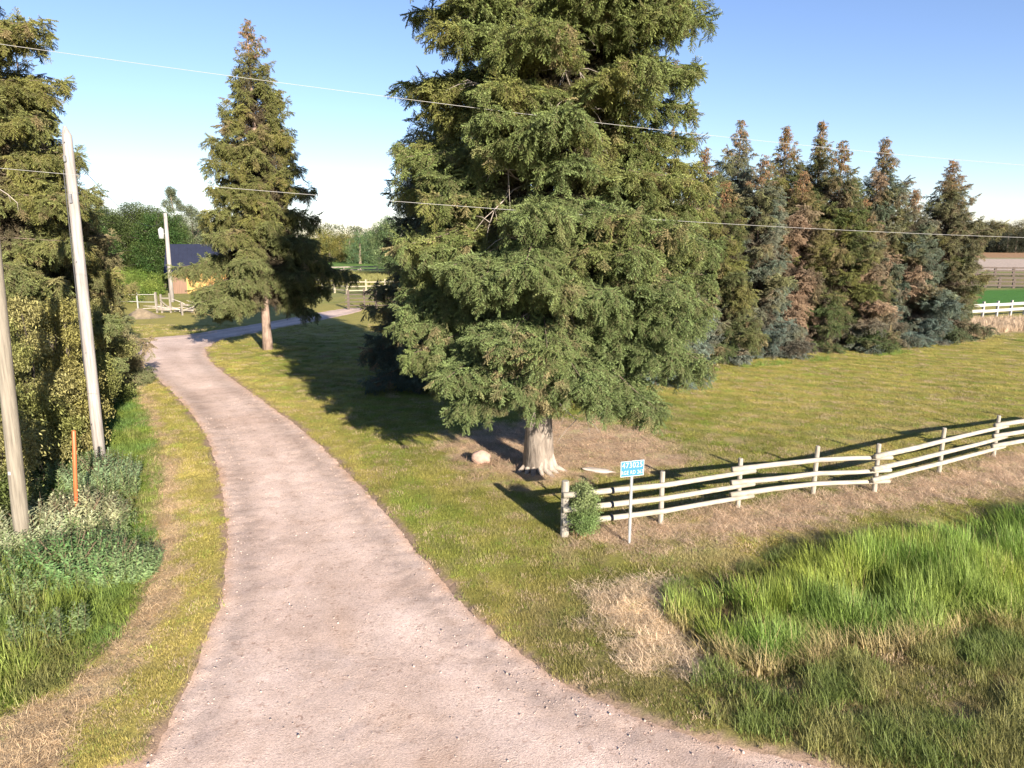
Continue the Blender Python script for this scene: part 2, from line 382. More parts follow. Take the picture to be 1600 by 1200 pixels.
# ------------------------------------------------------------------ small prototypes
rnd = random.Random(7)
def blade(mb, base, dirv, h, wdt, bend, segs=1, m=0):
    bx, by, bz = base; dx, dy = dirv; sx, sy = -dy, dx
    if segs == 1:
        mb.add([(bx-sx*wdt/2, by-sy*wdt/2, bz), (bx+sx*wdt/2, by+sy*wdt/2, bz), (bx+dx*bend, by+dy*bend, bz+h)], [(0, 1, 2)], m); return
    v = []; f = []
    for k in range(segs+1):
        t = k/segs; ww = wdt*(1-t**1.6)*.5+.0004
        off = bend*t*t; z = h*(t-.18*(bend/max(h, .01))*t*t)
        v += [(bx+dx*off-sx*ww, by+dy*off-sy*ww, bz+z), (bx+dx*off+sx*ww, by+dy*off+sy*ww, bz+z)]
        if k: f.append((2*k-2, 2*k-1, 2*k+1, 2*k))
    mb.add(v, f, m)
def proto_turf(seed, n=110, r=.17, h=.045, wd=.007):
    rn = random.Random(seed); mb = MB()
    for _ in range(n):
        a = rn.uniform(0, 6.283); q = r*math.sqrt(rn.random()); b = rn.uniform(0, 6.283)
        hh = h*rn.uniform(.45, 1.15)
        blade(mb, (q*math.cos(a), q*math.sin(a), -.006), (math.cos(b), math.sin(b)), hh, wd*rn.uniform(.7, 1.3), hh*rn.uniform(.2, 1.3))
    return mb
def proto_tall(seed, n=22, r=.12, h=1., wd=.014, segs=4, bendk=.5):
    rn = random.Random(seed); mb = MB()
    for _ in range(n):
        a = rn.uniform(0, 6.283); q = r*math.sqrt(rn.random()); b = rn.gauss(0, 1.3)
        hh = h*rn.uniform(.45, 1.05)
        blade(mb, (q*math.cos(a), q*math.sin(a), -.02), (math.cos(b), math.sin(b)), hh, wd*rn.uniform(.6, 1.25), hh*rn.uniform(.05, bendk), segs)
    return mb
def proto_straw(seed, n=40, r=.2):
    rn = random.Random(seed); mb = MB()
    for _ in range(n):
        a = rn.uniform(0, 6.283); q = r*math.sqrt(rn.random()); b = rn.uniform(0, 6.283); L = rn.uniform(.06, .2); t = rn.uniform(-.1, .35)
        x, y, z = q*math.cos(a), q*math.sin(a), rn.uniform(.0, .035)
        dx, dy = math.cos(b)*L, math.sin(b)*L; wv = .004
        mb.add([(x-math.sin(b)*wv, y+math.cos(b)*wv, z), (x+math.sin(b)*wv, y-math.cos(b)*wv, z), (x+dx, y+dy, z+t*L)], [(0, 1, 2)])
    return mb
def proto_spray(seed, L=.36, nside=6, hang=0.):
    """a spruce twig: axis, side twigs, needles as small blades all round them"""
    rn = random.Random(seed); mb = MB()
    segs = [((0, 0, 0), (L, 0, -hang*L*.3))]
    for k in range(nside):
        t = .12+.75*k/nside; s = 1 if k % 2 else -1
        l = L*.62*(1-t*.75)*rn.uniform(.8, 1.2); ang = s*R(rn.uniform(38, 62))
        p = (L*t, 0, -hang*L*.3*t)
        segs.append((p, (p[0]+l*math.cos(ang), l*math.sin(ang), p[2]+l*rn.uniform(-.45, .12)-hang*l*.4)))
    for (a, b) in segs:
        a = Vector(a); b = Vector(b); d = b-a; ln = d.length; d.normalize()
        u = d.cross(Vector((0, 0, 1))).normalized(); w_ = u.cross(d)
        mb.add([a-u*.003, a+u*.003, b], [(0, 1, 2)], 1)
        nn = max(6, int(ln/.0055))
        for k in range(nn):
            t = (k+rn.random())/nn; p = a.lerp(b, t)
            th = rn.uniform(0, 6.283); o_ = u*math.cos(th)+w_*math.sin(th)
            tip = p+(d*.7+o_*.8)*rn.uniform(.022, .036); side = d.cross(o_)*.0072
            mb.add([p-side, p+side, tip], [(0, 1, 2)], 0)
    return mb
def proto_cones(seed, n=7):
    rn = random.Random(seed); mb = MB()
    for _ in range(n):
        x, y = rn.uniform(-.1, .2), rn.uniform(-.1, .1); z = rn.uniform(-.05, .03); l = rn.uniform(.06, .1)
        mb.tube([(x, y, z), (x+.005, y, z-l*.4), (x, y, z-l)], [.006, .016, .005], 5)
    return mb
def proto_leaves(seed, n=16, r=.16, ls=.06, lw=.5, droop=.5):
    rn = random.Random(seed); mb = MB()
    for _ in range(n):
        c = Vector((rn.gauss(0, r*.5), rn.gauss(0, r*.5), rn.gauss(0, r*.4)))
        d = Vector((rn.gauss(0, 1), rn.gauss(0, 1), rn.gauss(-droop, .5))).normalized(); s = d.cross(Vector((rn.gauss(0, .5), rn.gauss(0, .5), 1))).normalized()
        l = ls*rn.uniform(.7, 1.3); n_ = s.cross(d)*l*.12
        mb.add([c, c+d*l*.5+s*l*lw*.5+n_, c+d*l, c+d*l*.5-s*l*lw*.5+n_], [(0, 1, 2, 3)])
    return mb
def proto_weed(seed, h=.6, ls=.06, n=26):
    rn = random.Random(seed); mb = MB(); lean = (rn.uniform(-.12, .12), rn.uniform(-.12, .12))
    mb.tube([(0, 0, 0), (lean[0]*h*.5, lean[1]*h*.5, h*.5), (lean[0]*h, lean[1]*h, h)], [.004, .003, .0015], 3, 1)
    for k in range(n):
        t = .12+.88*k/n; a = k*2.4+rn.random(); c = Vector((lean[0]*h*t, lean[1]*h*t, h*t)); l = ls*(1.5-t)*rn.uniform(.7, 1.3)
        d = Vector((math.cos(a), math.sin(a), rn.uniform(-.1, .8))).normalized(); s = d.cross(Vector((0, 0, 1))).normalized()
        mb.add([c, c+d*l*.5+s*l*.2, c+d*l, c+d*l*.5-s*l*.2], [(0, 1, 2, 3)])
    return mb
SPRAYS = [proto_spray(s, .34, 10, h) for s, h in ((1, .15), (2, .4), (3, .0), (4, .7))]
CONES = proto_cones(3)
FARSPR = []
for s in (11, 12, 13):                           # simpler spray for trees 40 m away and beyond
    rn = random.Random(s); mb = MB()
    for k in range(46):
        t = rn.random(); sd_ = rn.uniform(-1, 1)*(1-t)*.5; c = Vector((.5*t, sd_*.34, rn.gauss(0, .02)-.05*abs(sd_)-.04*t))
        d = Vector((.8, sd_*1.2, rn.uniform(-.5, .5))).normalized(); s_ = d.cross(Vector((rn.gauss(0, .4), rn.gauss(0, .4), 1))).normalized(); l = rn.uniform(.05, .10)
        mb.add([c-s_*.008, c+s_*.008, c+d*l], [(0, 1, 2)])
    FARSPR.append(mb)
LEAVES = [proto_leaves(s) for s in (21, 22, 23)]

# ------------------------------------------------------------------ spruce builder
def spruce(label, X, Y, H, rad, seed, green, z0=.5, nb=None, step=.26, sprl=.36, far=False, droop=.55, pend=.35, brown=0., conez=.82, bark=None,
           trunk_r=.2, group=None, shape=None, tipbrown=0., leader2=None, fill=.8, sides=1.0, longb=(), dead=0, jit=.25, tlean=(0, 0), minb=0, patches=(), gaps=()):
    rng = np.random.default_rng(seed); rn = random.Random(seed)
    gz = hz1(X, Y); T = empty('spruce_tree', (X, Y, gz)); tag(T, label, 'tree', group)
    # trunk
    mb = MB(); k = 14; pts = []; rr = []
    for i in range(k+1):
        t = i/k; z = H*.98*t-.15
        pts.append((tlean[0]*H*t+.05*math.sin(t*5+seed), tlean[1]*H*t+.05*math.cos(t*4+seed), z)); rr.append(trunk_r*((1-t)**.85)+.015+trunk_r*.30*math.exp(-max(0, z)*2.2/max(.3, trunk_r*2.2)))
    mb.tube(pts, rr, 14 if not far else 7, wob=.04, rng=rn)
    def axis(z):
        t = np.clip(z/H, 0, 1); return tlean[0]*H*t+.05*np.sin(t*5+seed), tlean[1]*H*t+.05*np.cos(t*4+seed)
    if leader2:
        za, off, h2 = leader2; ax, ay = axis(np.array(za))
        mb.tube([(ax, ay, za), (ax+off*.5, ay-.1, za+1.2), (ax+off, ay-.15, za+3), (ax+off*1.1, ay-.1, h2)], [trunk_r*.45, trunk_r*.36, trunk_r*.26, .03], 10)
    trunk = mb.build('trunk', bark or M_BARK, T, True)
    shape = shape or (lambda t: (1-t)**.75)
    nb = nb or int((H-z0)/.13)
    P = []; D = []; S = []; TI = []; VI = []
    wood = MB(); ga = 2.39996
    zsl = z0+(H*.985-z0)*(np.arange(nb)+rng.uniform(-.4, .4, nb))/nb
    extra = [(z, az, L, a) for (z, az, L, a) in longb]
    items = [(zz, ga*i+rng.normal(0, .4), None, None) for i, zz in enumerate(zsl)]+extra
    bmod = rng.uniform(0, 100)
    for z, az, Lf, af in items:
        t = (z-z0)/(H-z0)
        # outline made uneven: slow variation round the tree and up it
        lob = 1+jit*(vnoise(np.array([math.cos(az)*1.5+bmod]), np.array([math.sin(az)*1.5+z*.45]), seed)[0]*2-1)
        L = Lf or max(.12, rad*shape(max(0, min(1, t)))*rng.uniform(.72, 1.12)*lob)
        if L < minb: continue
        if Lf is None and any(g0 < z < g1 and rng.random() < gp for g0, g1, gp in gaps): continue
        a = (af if af is not None else (.05+.75*t**1.5)+rng.normal(0, .07)); b = droop*(1-t*.8)
        dx, dy = math.cos(az), math.sin(az)
        ax, ay = axis(np.array(z)); ax = float(ax); ay = float(ay)
        def pos(s): 
            return np.stack([ax+dx*L*s, ay+dy*L*s, z+L*(a*s-b*s**1.8+b*.35*s**4)], -1)
        if L > .4:
            ss = np.linspace(0, .96, 6); pp = pos(ss)
            wood.tube([tuple(q) for q in pp], [max(.005, (.008+.007*L)*(1-.85*s)) for s in ss], 4 if far else 5, cap=False)
        ns = max(2, int(L/step)); s = np.clip((np.arange(ns)+rng.uniform(0, 1, ns))/ns*.9+.1, .1, 1)
        s = s[s > .16*(1-t)]
        if len(s) == 0: s = np.array([1.])
        for side in (-1, 1):
            ll = np.maximum(.1, sides*(.20+.40*L)*np.sqrt(np.clip(s*1.8, 0, 1))*(1.05-s)**.7*rng.uniform(.7, 1.25, len(s)))
            base = pos(s)
            fw = rng.uniform(.45, .9, len(s)); vx = dx*fw-dy*side; vy = dy*fw+dx*side; nrm = np.hypot(vx, vy); vx /= nrm; vy /= nrm
            K = int(max(1, np.ceil(ll.max()/(sprl*.62))))
            for k in range(K):
                q = (k+.3*rng.random(len(s)))*sprl*.62; ok = q < ll
                if not ok.any(): continue
                q = q[ok]; bb = base[ok]; slope = -.15-pend*q/np.maximum(.3, ll[ok])
                p = bb+np.stack([vx[ok]*q, vy[ok]*q, -.12*q-pend*.7*q*q], 1)+rng.normal(0, .03, (len(q), 3))
                d = np.stack([vx[ok], vy[ok], slope+rng.normal(0, .2, len(q))], 1)
                hang = rng.random(len(q)) < pend*.8*(1-t)
                d[hang, 2] -= rng.uniform(.8, 2.2, hang.sum())
                P.append(p); D.append(d); S.append(sprl/.36*rng.uniform(.75, 1.2, len(q))); TI.append(np.full(len(q), t)); VI.append(rng.integers(0, 3 if far else 4, len(q)))
        m = max(1, int(L/(sprl*.55))); s2 = np.clip((np.arange(m)+rng.random(m))/m, .15, 1); p = pos(s2); p2 = pos(s2-.05)
        P.append(p+np.array([0, 0, .01])); D.append(p-p2+rng.normal(0, .02, p.shape)*L*.1); S.append(sprl/.36*rng.uniform(.8, 1.15, m)); TI.append(np.full(m, t)); VI.append(rng.integers(0, 3, m))
    P = np.concatenate(P); D = np.concatenate(D); S = np.concatenate(S); TI = np.concatenate(TI); VI = np.concatenate(VI)
    if leader2:                                   # the second leader carries foliage of its own
        sel = (P[:, 2] > leader2[0]+1.5) & (rng.random(len(P)) < .45)
        ex = P[sel].copy(); ex[:, 0] += leader2[1]; P = np.concatenate([P, ex]); D = np.concatenate([D, D[sel]]); S = np.concatenate([S, S[sel]]); TI = np.concatenate([TI, TI[sel]]); VI = np.concatenate([VI, VI[sel]])
    cs = np.where(rng.random(len(P)) < pend*.55*(1-TI))[0]
    for j in (1, 2):
        cs = cs[rng.random(len(cs)) < .75]; q = P[cs]+rng.normal(0, .03, (len(cs), 3))-np.array([0, 0, .19*j*sprl/.36]); e = np.stack([rng.normal(0, .3, len(cs)), rng.normal(0, .3, len(cs)), np.full(len(cs), -1.)], 1)
        P = np.concatenate([P, q]); D = np.concatenate([D, e]); S = np.concatenate([S, S[cs]*.9]); TI = np.concatenate([TI, TI[cs]]); VI = np.concatenate([VI, VI[cs]])
    fs = rng.random(len(P)) < fill; q = P[fs]+rng.normal(0, .07, (fs.sum(), 3))*sprl/.36-np.array([0, 0, .10]); e = D[fs]*.6+rng.normal(0, .35, (fs.sum(), 3))+np.array([0, 0, -.55])
    P = np.concatenate([P, q]); D = np.concatenate([D, e]); S = np.concatenate([S, S[fs]]); TI = np.concatenate([TI, TI[fs]]); VI = np.concatenate([VI, VI[fs]])
    keep = P[:, 2] > .12; D = D+rng.normal(0, .16, D.shape); P, D, S, TI, VI = P[keep], D[keep], S[keep], TI[keep], VI[keep]
    n = len(P)
    c = np.ones((n, 3))*np.array(green)
    ang = np.arctan2(P[:, 1], P[:, 0]); rad_ = np.hypot(P[:, 0], P[:, 1])
    k1 = vnoise(P[:, 0]*1.3+seed, P[:, 2]*1.3+P[:, 1]*.9, seed+3); k2 = vnoise(P[:, 0]*.6+seed, P[:, 2]*.7+P[:, 1]*.5, seed+4); k3 = vnoise(P[:, 0]*4, P[:, 2]*4+P[:, 1]*3, seed+5)
    def mx(cc, m):
        nonlocal c
        m = m[:, None]; c = c*(1-m)+np.array(cc)*m
    mx((.27, .25, .065), .50*sst(.42, .75, k1)*sst(.02, .30, TI)*(1 if not far else .5))       # olive new growth and old needles
    mx(np.array(green)*np.array((.92, 1.05, 1.4)), .6*sst(.34, .08, TI+.25*(k2-.5))); mx((.34, .235, .14), .55*sst(.68, .84, k3)*sst(.2, .6, k2))                # brown drooping twigs
    if brown: mx((.31, .235, .165), brown*sst(.38, .62, k2))
    loc = np.maximum(.35, rad*np.array([shape(max(0, min(1, q))) for q in np.linspace(0, 1, 50)])[np.clip((TI*49).astype(int), 0, 49)]); mx((.10, .075, .055), .85*sst(.52, .30, rad_/loc)*sst(.9, .7, TI))  # bare brown inner twigs, tinted dark to add shade inside the crown
    for (pz, pa, pr) in patches:                                                # a patch of dead tan twigs at height pz on bearing pa
        dd = np.hypot((ang-pa+math.pi) % (2*math.pi)-math.pi, (P[:, 2]-pz)/max(1., rad*.8)); mx((.40, .275, .185), .8*sst(pr, pr*.5, dd))
    if tipbrown: mx((.30, .195, .09), .85*tipbrown*sst(conez-.06, conez+.05, P[:, 2]/H)*(.35+.45*(k3 > .45)))
    c *= rng.uniform(.75, 1.25, (n, 1))
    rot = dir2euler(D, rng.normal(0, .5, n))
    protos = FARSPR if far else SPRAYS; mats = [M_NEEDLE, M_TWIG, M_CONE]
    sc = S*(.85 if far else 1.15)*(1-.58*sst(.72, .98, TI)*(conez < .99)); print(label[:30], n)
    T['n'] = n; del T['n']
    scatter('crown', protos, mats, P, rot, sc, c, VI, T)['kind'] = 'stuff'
    w_ = wood.build('limbs', M_LIMB, T, True); w_['kind'] = 'stuff'
    if dead:
        dm = MB()
        for _ in range(dead):
            z = rn.uniform(.1, .62)*H; az = rn.uniform(math.pi*1.2, 2*math.pi*.92); L = rad*rn.uniform(.4, .72)
            p0 = Vector((0, 0, z)); p = p0.copy(); d = Vector((math.cos(az), math.sin(az), -.1)); pts = [tuple(p)]
            for j in range(7): p = p+d*L/7; d = (d+Vector((rn.gauss(0, .2), rn.gauss(0, .2), rn.gauss(-.05, .2)))).normalized(); pts.append(tuple(p))
            dm.tube(pts, [.03*(1-j/8)+.006 for j in range(8)], 5, cap=False)
            for j in range(10):
                q = Vector(pts[rn.randint(2, 7)]); e = q+Vector((rn.gauss(0, .4), rn.gauss(0, .4), rn.gauss(-.25, .3)))
                dm.tube([q, q.lerp(e, .5)+Vector((0, 0, .05)), e], [.012, .008, .003], 3, cap=False)
        dm.build('dead_branches', M_DEAD, T, True)['kind'] = 'stuff'
    if conez < 1 and tipbrown:
        sel = np.where((P[:, 2] > conez*H) & (rng.random(n) < .5))[0]
        if len(sel): scatter('cones', [CONES], [M_CONE], P[sel]-np.array([0, 0, .05]), np.stack([rng.normal(0, .2, len(sel)), rng.normal(0, .2, len(sel)), rng.uniform(0, 6, len(sel))], 1), np.full(len(sel), 1.6 if far else 1.2), np.ones((len(sel), 3)), np.zeros(len(sel)), T)['kind'] = 'stuff'
    return T

# ------------------------------------------------------------------ broadleaf builder
def broadleaf(name, label, cat, X, Y, H, rad, seed, color, n=2500, leafs=1., z0=.25, group=None, nblob=14, bark=None, tr=None, stems=1, c2=None, protos=None, flat=1., vspread=.35, twigs=True, kind_trunk='trunk'):
    rng = np.random.default_rng(seed); rn = random.Random(seed)
    T = empty(name, (X, Y, hz1(X, Y))); tag(T, label, cat, group)
    tr = tr or H*.018
    B = []
    for k in range(nblob):
        t = (k+rng.random())/nblob; z = H*(z0+(1-z0)*t*.9); prof = math.sqrt(max(.05, 1-abs(t-.42)**2*2.4))
        a = k*2.4+rng.normal(0, .4); q = rad*prof*rng.uniform(.3, .72)
        B.append((q*math.cos(a), q*math.sin(a), z, rad*rng.uniform(.32, .55)*(1-.35*t)))
    B.append((0, 0, H*.9, rad*.3))
    mb = MB()
    for s in range(stems):
        ox, oy = (rn.uniform(-.35, .35)*rad*(stems > 1), rn.uniform(-.35, .35)*rad*(stems > 1))
        mb.tube([(ox*.4, oy*.4, -.1), (ox*.6, oy*.6, H*.3), (ox*.9+.03*H*rn.uniform(-1, 1), oy*.9, H*.6), (ox, oy, H*.88)], [tr*1.3/(stems**.4), tr/(stems**.4), tr*.55/(stems**.4), tr*.15], 8, cap=False, wob=.08, rng=rn)
    mb.build(kind_trunk, bark or M_BARKD, T, True)
    if twigs:
        lm = MB()
        for (x, y, z, r) in B:
            zz = max(H*.15, z-rad*.8); q = Vector((x, y, z)); p = Vector((0, 0, zz)); mid = p.lerp(q, .5)+Vector((0, 0, -.04*H))
            lm.tube([p, mid, q], [tr*.4, tr*.25, tr*.08], 5, cap=False)
            for _ in range(4):
                e = q+Vector((rn.gauss(0, r), rn.gauss(0, r), rn.gauss(0, r)))*.8; lm.tube([q, e], [tr*.1, tr*.03], 3, cap=False)
        lm.build('limbs', bark or M_BARKD, T, True)['kind'] = 'stuff'
    B = np.array(B); wts = B[:, 3]**2; ids = rng.choice(len(B), n, p=wts/wts.sum())
    v = rng.normal(0, 1, (n, 3)); v /= np.linalg.norm(v, axis=1, keepdims=True); v[:, 2] *= .8*flat
    q = rng.uniform(.35, 1.08, n)**.6
    P = B[ids, :3]+v*B[ids, 3:4]*q[:, None]; P = P[P[:, 2] > .05]; n = len(P)
    c = np.ones((n, 3))*np.array(color); c2 = np.array(c2 if c2 is not None else np.array(color)*np.array((1.7, 1.35, .9)))
    m = sst(.3, .75, vnoise(P[:, 0]*1.2+seed, P[:, 2]*1.2+P[:, 1], seed))[:, None]; c = c*(1-m*.7)+c2*m*.7
    c *= rng.uniform(1-vspread, 1+vspread, (n, 1))
    scatter('crown' if cat == 'tree' else 'foliage', protos or LEAVES, [M_LEAF, M_TWIG], P, rng.uniform(-1, 1, (n, 3))*np.array([.7, .7, 3.14]), rng.uniform(.7, 1.3, n)*leafs, c, rng.integers(0, 3, n), T)['kind'] = 'stuff'
    return T

# =================================================================== THE SETTING
def axis_coords(lo, hi, flo, fhi, fine, growth=1.13):
    a = list(np.arange(flo, fhi+1e-6, fine)); s = fine; x = a[-1]
    while x < hi: s *= growth; x += s; a.append(x)
    s = fine; x = a[0]; b = []
    while x > lo: s *= growth; x -= s; b.append(x)
    return np.array(b[::-1]+a)
def sheet(name, xs, ys, zf, m, keep=None, colf=None, label=None):
    X, Y = np.meshgrid(xs, ys); nx, ny = len(xs), len(ys)
    Z = zf(X, Y); V = np.stack([X, Y, Z], -1).reshape(-1, 3).astype(np.float32)
    idx = np.arange(nx*ny).reshape(ny, nx)
    q = np.stack([idx[:-1, :-1], idx[:-1, 1:], idx[1:, 1:], idx[1:, :-1]], -1).reshape(-1, 4)
    if keep is not None:
        k = keep(X, Y).reshape(-1); q = q[k[q].any(1)]
        used = np.unique(q); mp = np.full(nx*ny, -1); mp[used] = np.arange(len(used)); V = V[used]; q = mp[q]
    me = bpy.data.meshes.new(name); me.vertices.add(len(V)); me.vertices.foreach_set('co', V.ravel())
    me.loops.add(q.size); me.loops.foreach_set('vertex_index', q.ravel().astype(np.int32))
    me.polygons.add(len(q)); me.polygons.foreach_set('loop_start', np.arange(0, q.size, 4).astype(np.int32))
    me.polygons.foreach_set('use_smooth', np.ones(len(q), bool))
    if colf:
        c = colf(V[:, 0], V[:, 1]); a = me.attributes.new('gcol', 'FLOAT_COLOR', 'POINT')
        a.data.foreach_set('color', np.concatenate([c, np.ones((len(c), 1))], 1).astype(np.float32).ravel())
    me.materials.append(m); me.update(); me.validate()
    o = bpy.data.objects.new(name, me); col.objects.link(o); tag(o, kind='structure', label=label); return o
xs = axis_coords(-3500, 3500, -17, 20, .13, 1.09); ys = axis_coords(-300, 4500, 6.5, 44, .13, 1.06)
sheet('ground', xs, ys, height, M_GROUND, colf=zonecol)
def drive_z(x, y):
    d = sdist(x, y, DRIVE)+.09*(fbm(x, y, 2.2, 90, 3)-.5)*2
    # wheel tracks pressed in, crumbled shoulders, small ruts
    z = height(x, y)*0 + .05*(fbm(x, y, .25, 5, 2)-.5)+.02*(fbm(x, y, 1.3, 9, 2)-.5)-.085
    z = z+.035+.012*(fbm(x, y, 1.0, 71, 4)-.5)+.040*(fbm(x, y, 4.5, 72, 3)-.5)*(.06+.88*sst(1.6, .1, d))
    z = z+.02*np.exp(-((d-.25)/.14)**2)*(.3+fbm(x, y, 5, 73, 2))
    rut = np.abs(fbm(x+.5*y, y*.35, 2.4, 75, 3)-.5)
    z = z-.014*sst(.035, .0, rut)*sst(.46, .62, fbm(x, y, .5, 76, 2))
    return z-.10*sst(.02, -.25, d)
def drive_col(x, y):
    d = sdist(x, y, DRIVE); n = fbm(x*.6+y*.1, y*.25, 1.2, 131, 3)-.5
    c = np.ones(x.shape+(3,))
    tr = np.exp(-((d-1.35+.5*n)/.34)**2)*(.4+1.2*fbm(x, y, .5, 133, 2)); c = c*(1+.16*tr[..., None]*np.array((1, 1.03, 1.08)))
    tr = np.exp(-((d-.62+.4*n)/.22)**2)*(.3+fbm(x, y, .8, 134, 3)); c = c*(1-.22*tr[..., None])
    mid = sst(1.8, 2.8, d)*sst(.4, .7, fbm(x, y, .7, 135, 4)); c = c*(1-mid[..., None]*np.array((.06, .11, .18)))
    e = sst(.35, .02, d+.25*(fbm(x, y, 3, 136, 2)-.5)); c = c*(1-e[..., None])+e[..., None]*np.array((1.05, .93, .80))
    m = sst(.6, .72, fbm(x, y, 1.7, 137, 4)); c = c*(1-.1*m[..., None])
    return c
dx_ = np.arange(-17, 12.5, .085); dy_ = np.linspace(4.0, 30.005, 307)
sheet('driveway', dx_, dy_, drive_z, M_GRAVEL, keep=lambda x, y: sdist(x, y, DRIVE) > -.3, colf=drive_col)
dx_ = np.arange(-30, 1, .25); dy_ = np.arange(30.0, 70, .25)
sheet('driveway_far', dx_, dy_, lambda x, y: drive_z(x, y), M_GRAVEL, keep=lambda x, y: sdist(x, y, DRIVE) > -.3, colf=drive_col).name = 'driveway'

rng = np.random.default_rng(4)
def rand_xy(n, x0, x1, y0, y1): return rng.uniform(x0, x1, n), rng.uniform(y0, y1, n)
def inview(x, y, m=90):
    zc = y*CP+(CAM_H)*SP; px = 800+F*x/zc; py = 600+F*(CAM_H*CP-y*SP)/zc
    return (px > -m) & (px < 1600+m) & (py < 1200+m) & (zc > 1)

# loose stones on the drive
x, y = rand_xy(90000, -12, 12, 7, 34); d = sdist(x, y, DRIVE); fr = .35*np.exp(-((d-.3)/.3)**2)+.3*sst(.45, .7, fbm(x, y, .8, 33, 3))+.08
k = (d > .02) & inview(x, y) & (rng.random(len(x)) < fr); x, y = x[k], y[k]; n = len(x)
peb = []
for s in range(3):
    rn = random.Random(s+50); mb = MB(); mb.tube([(0, 0, -.5), (.05, 0, -.1), (0, .05, .35), (0, 0, .5)], [.45, .8, .62, .25], 6, wob=.2, rng=rn); peb.append(mb)
M_STONE = mat_leaf('pebble', 0, None, .9, .2)
tc = np.array((.42, .32, .27))*rng.uniform(.5, 1.25, (n, 1))
scatter('gravel_stones', peb, [M_STONE], np.stack([x, y, drive_z(x, y)+.002], 1), rng.uniform(-3, 3, (n, 3)), rng.gamma(2.0, .0036, n)+.005, tc, rng.integers(0, 3, n))
bpy.data.objects['gravel_stones']['kind'] = 'stuff'; bpy.data.objects['gravel_stones']['label'] = 'loose pinkish gravel and dirt crumbs strewn over the driveway'

# mown turf
TURF = [proto_turf(1), proto_turf(2), proto_turf(3, 80, .17, .06)]
pts = []
for (y0, y1, dens) in ((7, 14, 42), (14, 20, 34), (20, 28, 24), (28, 40, 13), (40, 56, 5)):
    hw = y1*.80; A_ = 2*hw*(y1-y0); n = int(A_*dens); x, y = rand_xy(n, -hw, hw, y0, y1); k = inview(x, y, 30); x, y = x[k], y[k]
    pts.append(np.stack([x, y, np.full(len(x), y0)], 1))
pts = np.concatenate(pts); x, y = pts[:, 0], pts[:, 1]
dD = sdist(x, y, DRIVE); n_ = fbm(x, y, 2.5, 77, 3)
k = (dD+.22*(n_-.5) < -.03) & (sdist(x, y, TALL) < .2) & (sdist(x, y, WILD) < .4)
x, y = x[k], y[k]; far_ = pts[k, 2]
n = len(x); c = zonecol(x, y)
dryness = c[:, 0]/np.maximum(.01, c[:, 1])
thin = (dryness > 1.25) & (rng.random(n) < .35); x, y, c, far_, dryness = x[~thin], y[~thin], c[~thin], far_[~thin], dryness[~thin]; n = len(x)
c = c*rng.uniform(.75, 1.35, (n, 1))*np.array((1.0, 1.0, 1.0)); gm = rng.random(n) < .14; c[gm] = c[gm]*np.array((.78, 1.05, .7)); gm = rng.random(n) < .12; c[gm] = TAN*rng.uniform(.7, 1.1, (gm.sum(), 1))
sc = (1+.018*far_)*rng.uniform(.8, 1.25, n); hh = sc*(.8+.7*sst(-.3, .6, sdist(x, y, ROUGH)+.5*fbm(x, y, 1.5, 6, 2))*1.5)*(.65+.7*fbm(x, y, 1.2, 19, 3)); hh *= np.where(dryness > 1.25, .7, 1)
o = scatter('lawn_grass', TURF, [M_GRASS], np.stack([x, y, height(x, y)], 1), np.stack([rng.normal(0, .05, n), rng.normal(0, .05, n), rng.uniform(0, 6.3, n)], 1), np.stack([sc, sc, hh], 1), c, rng.integers(0, 3, n))
tag(o, 'short mown green and yellow lawn grass on both sides of the driveway', kind='stuff')

# straw and clippings
STRAW = [proto_straw(s) for s in (1, 2, 3)]
def strawzone(name, poly, dens, color, label, hmul=1., thr=-.3):
    bx = [p[0] for p in poly]; by = [p[1] for p in poly]; A_ = (max(bx)-min(bx)+1)*(max(by)-min(by)+1)
    x, y = rand_xy(int(min(A_, 600)*dens), max(-20, min(bx)-.5), min(22, max(bx)+.5), max(6, min(by)-.5), min(30, max(by)+.5))
    k = (sdist(x, y, poly)+(fbm(x, y, 2.5, 77, 3)-.5)*1.4 > thr) & inview(x, y, 40) & (sdist(x, y, DRIVE) < -.08); x, y = x[k], y[k]; n = len(x)
    c = np.array(color)*rng.uniform(.6, 1.3, (n, 1))
    o = scatter(name, STRAW, [M_GRASS], np.stack([x, y, height(x, y)+.005], 1), np.stack([rng.normal(0, .1, n), rng.normal(0, .1, n), rng.uniform(0, 6.3, n)], 1), np.stack([np.full(n, 1.), np.full(n, 1.), rng.uniform(.8, 2, n)*hmul], 1), c, rng.integers(0, 3, n))
    tag(o, label, kind='stuff')
strawzone('straw_litter', CLIP, 60, (.72, .56, .38), 'pale heap of dry grass clippings beside the tall ditch grass', 1.1)
strawzone('thatch', THATCH, 26, (.62, .46, .32), 'pinkish dry thatch along the front of the white rail fence')
strawzone('needle_litter', NEEDLE, 12, (.58, .41, .28), 'dry needles and grass litter around the large spruce trunk')
strawzone('dead_grass_strip', STRIP, 34, (.62, .46, .28), 'brown strip of dead cut grass left of the driveway', .8, -.05)

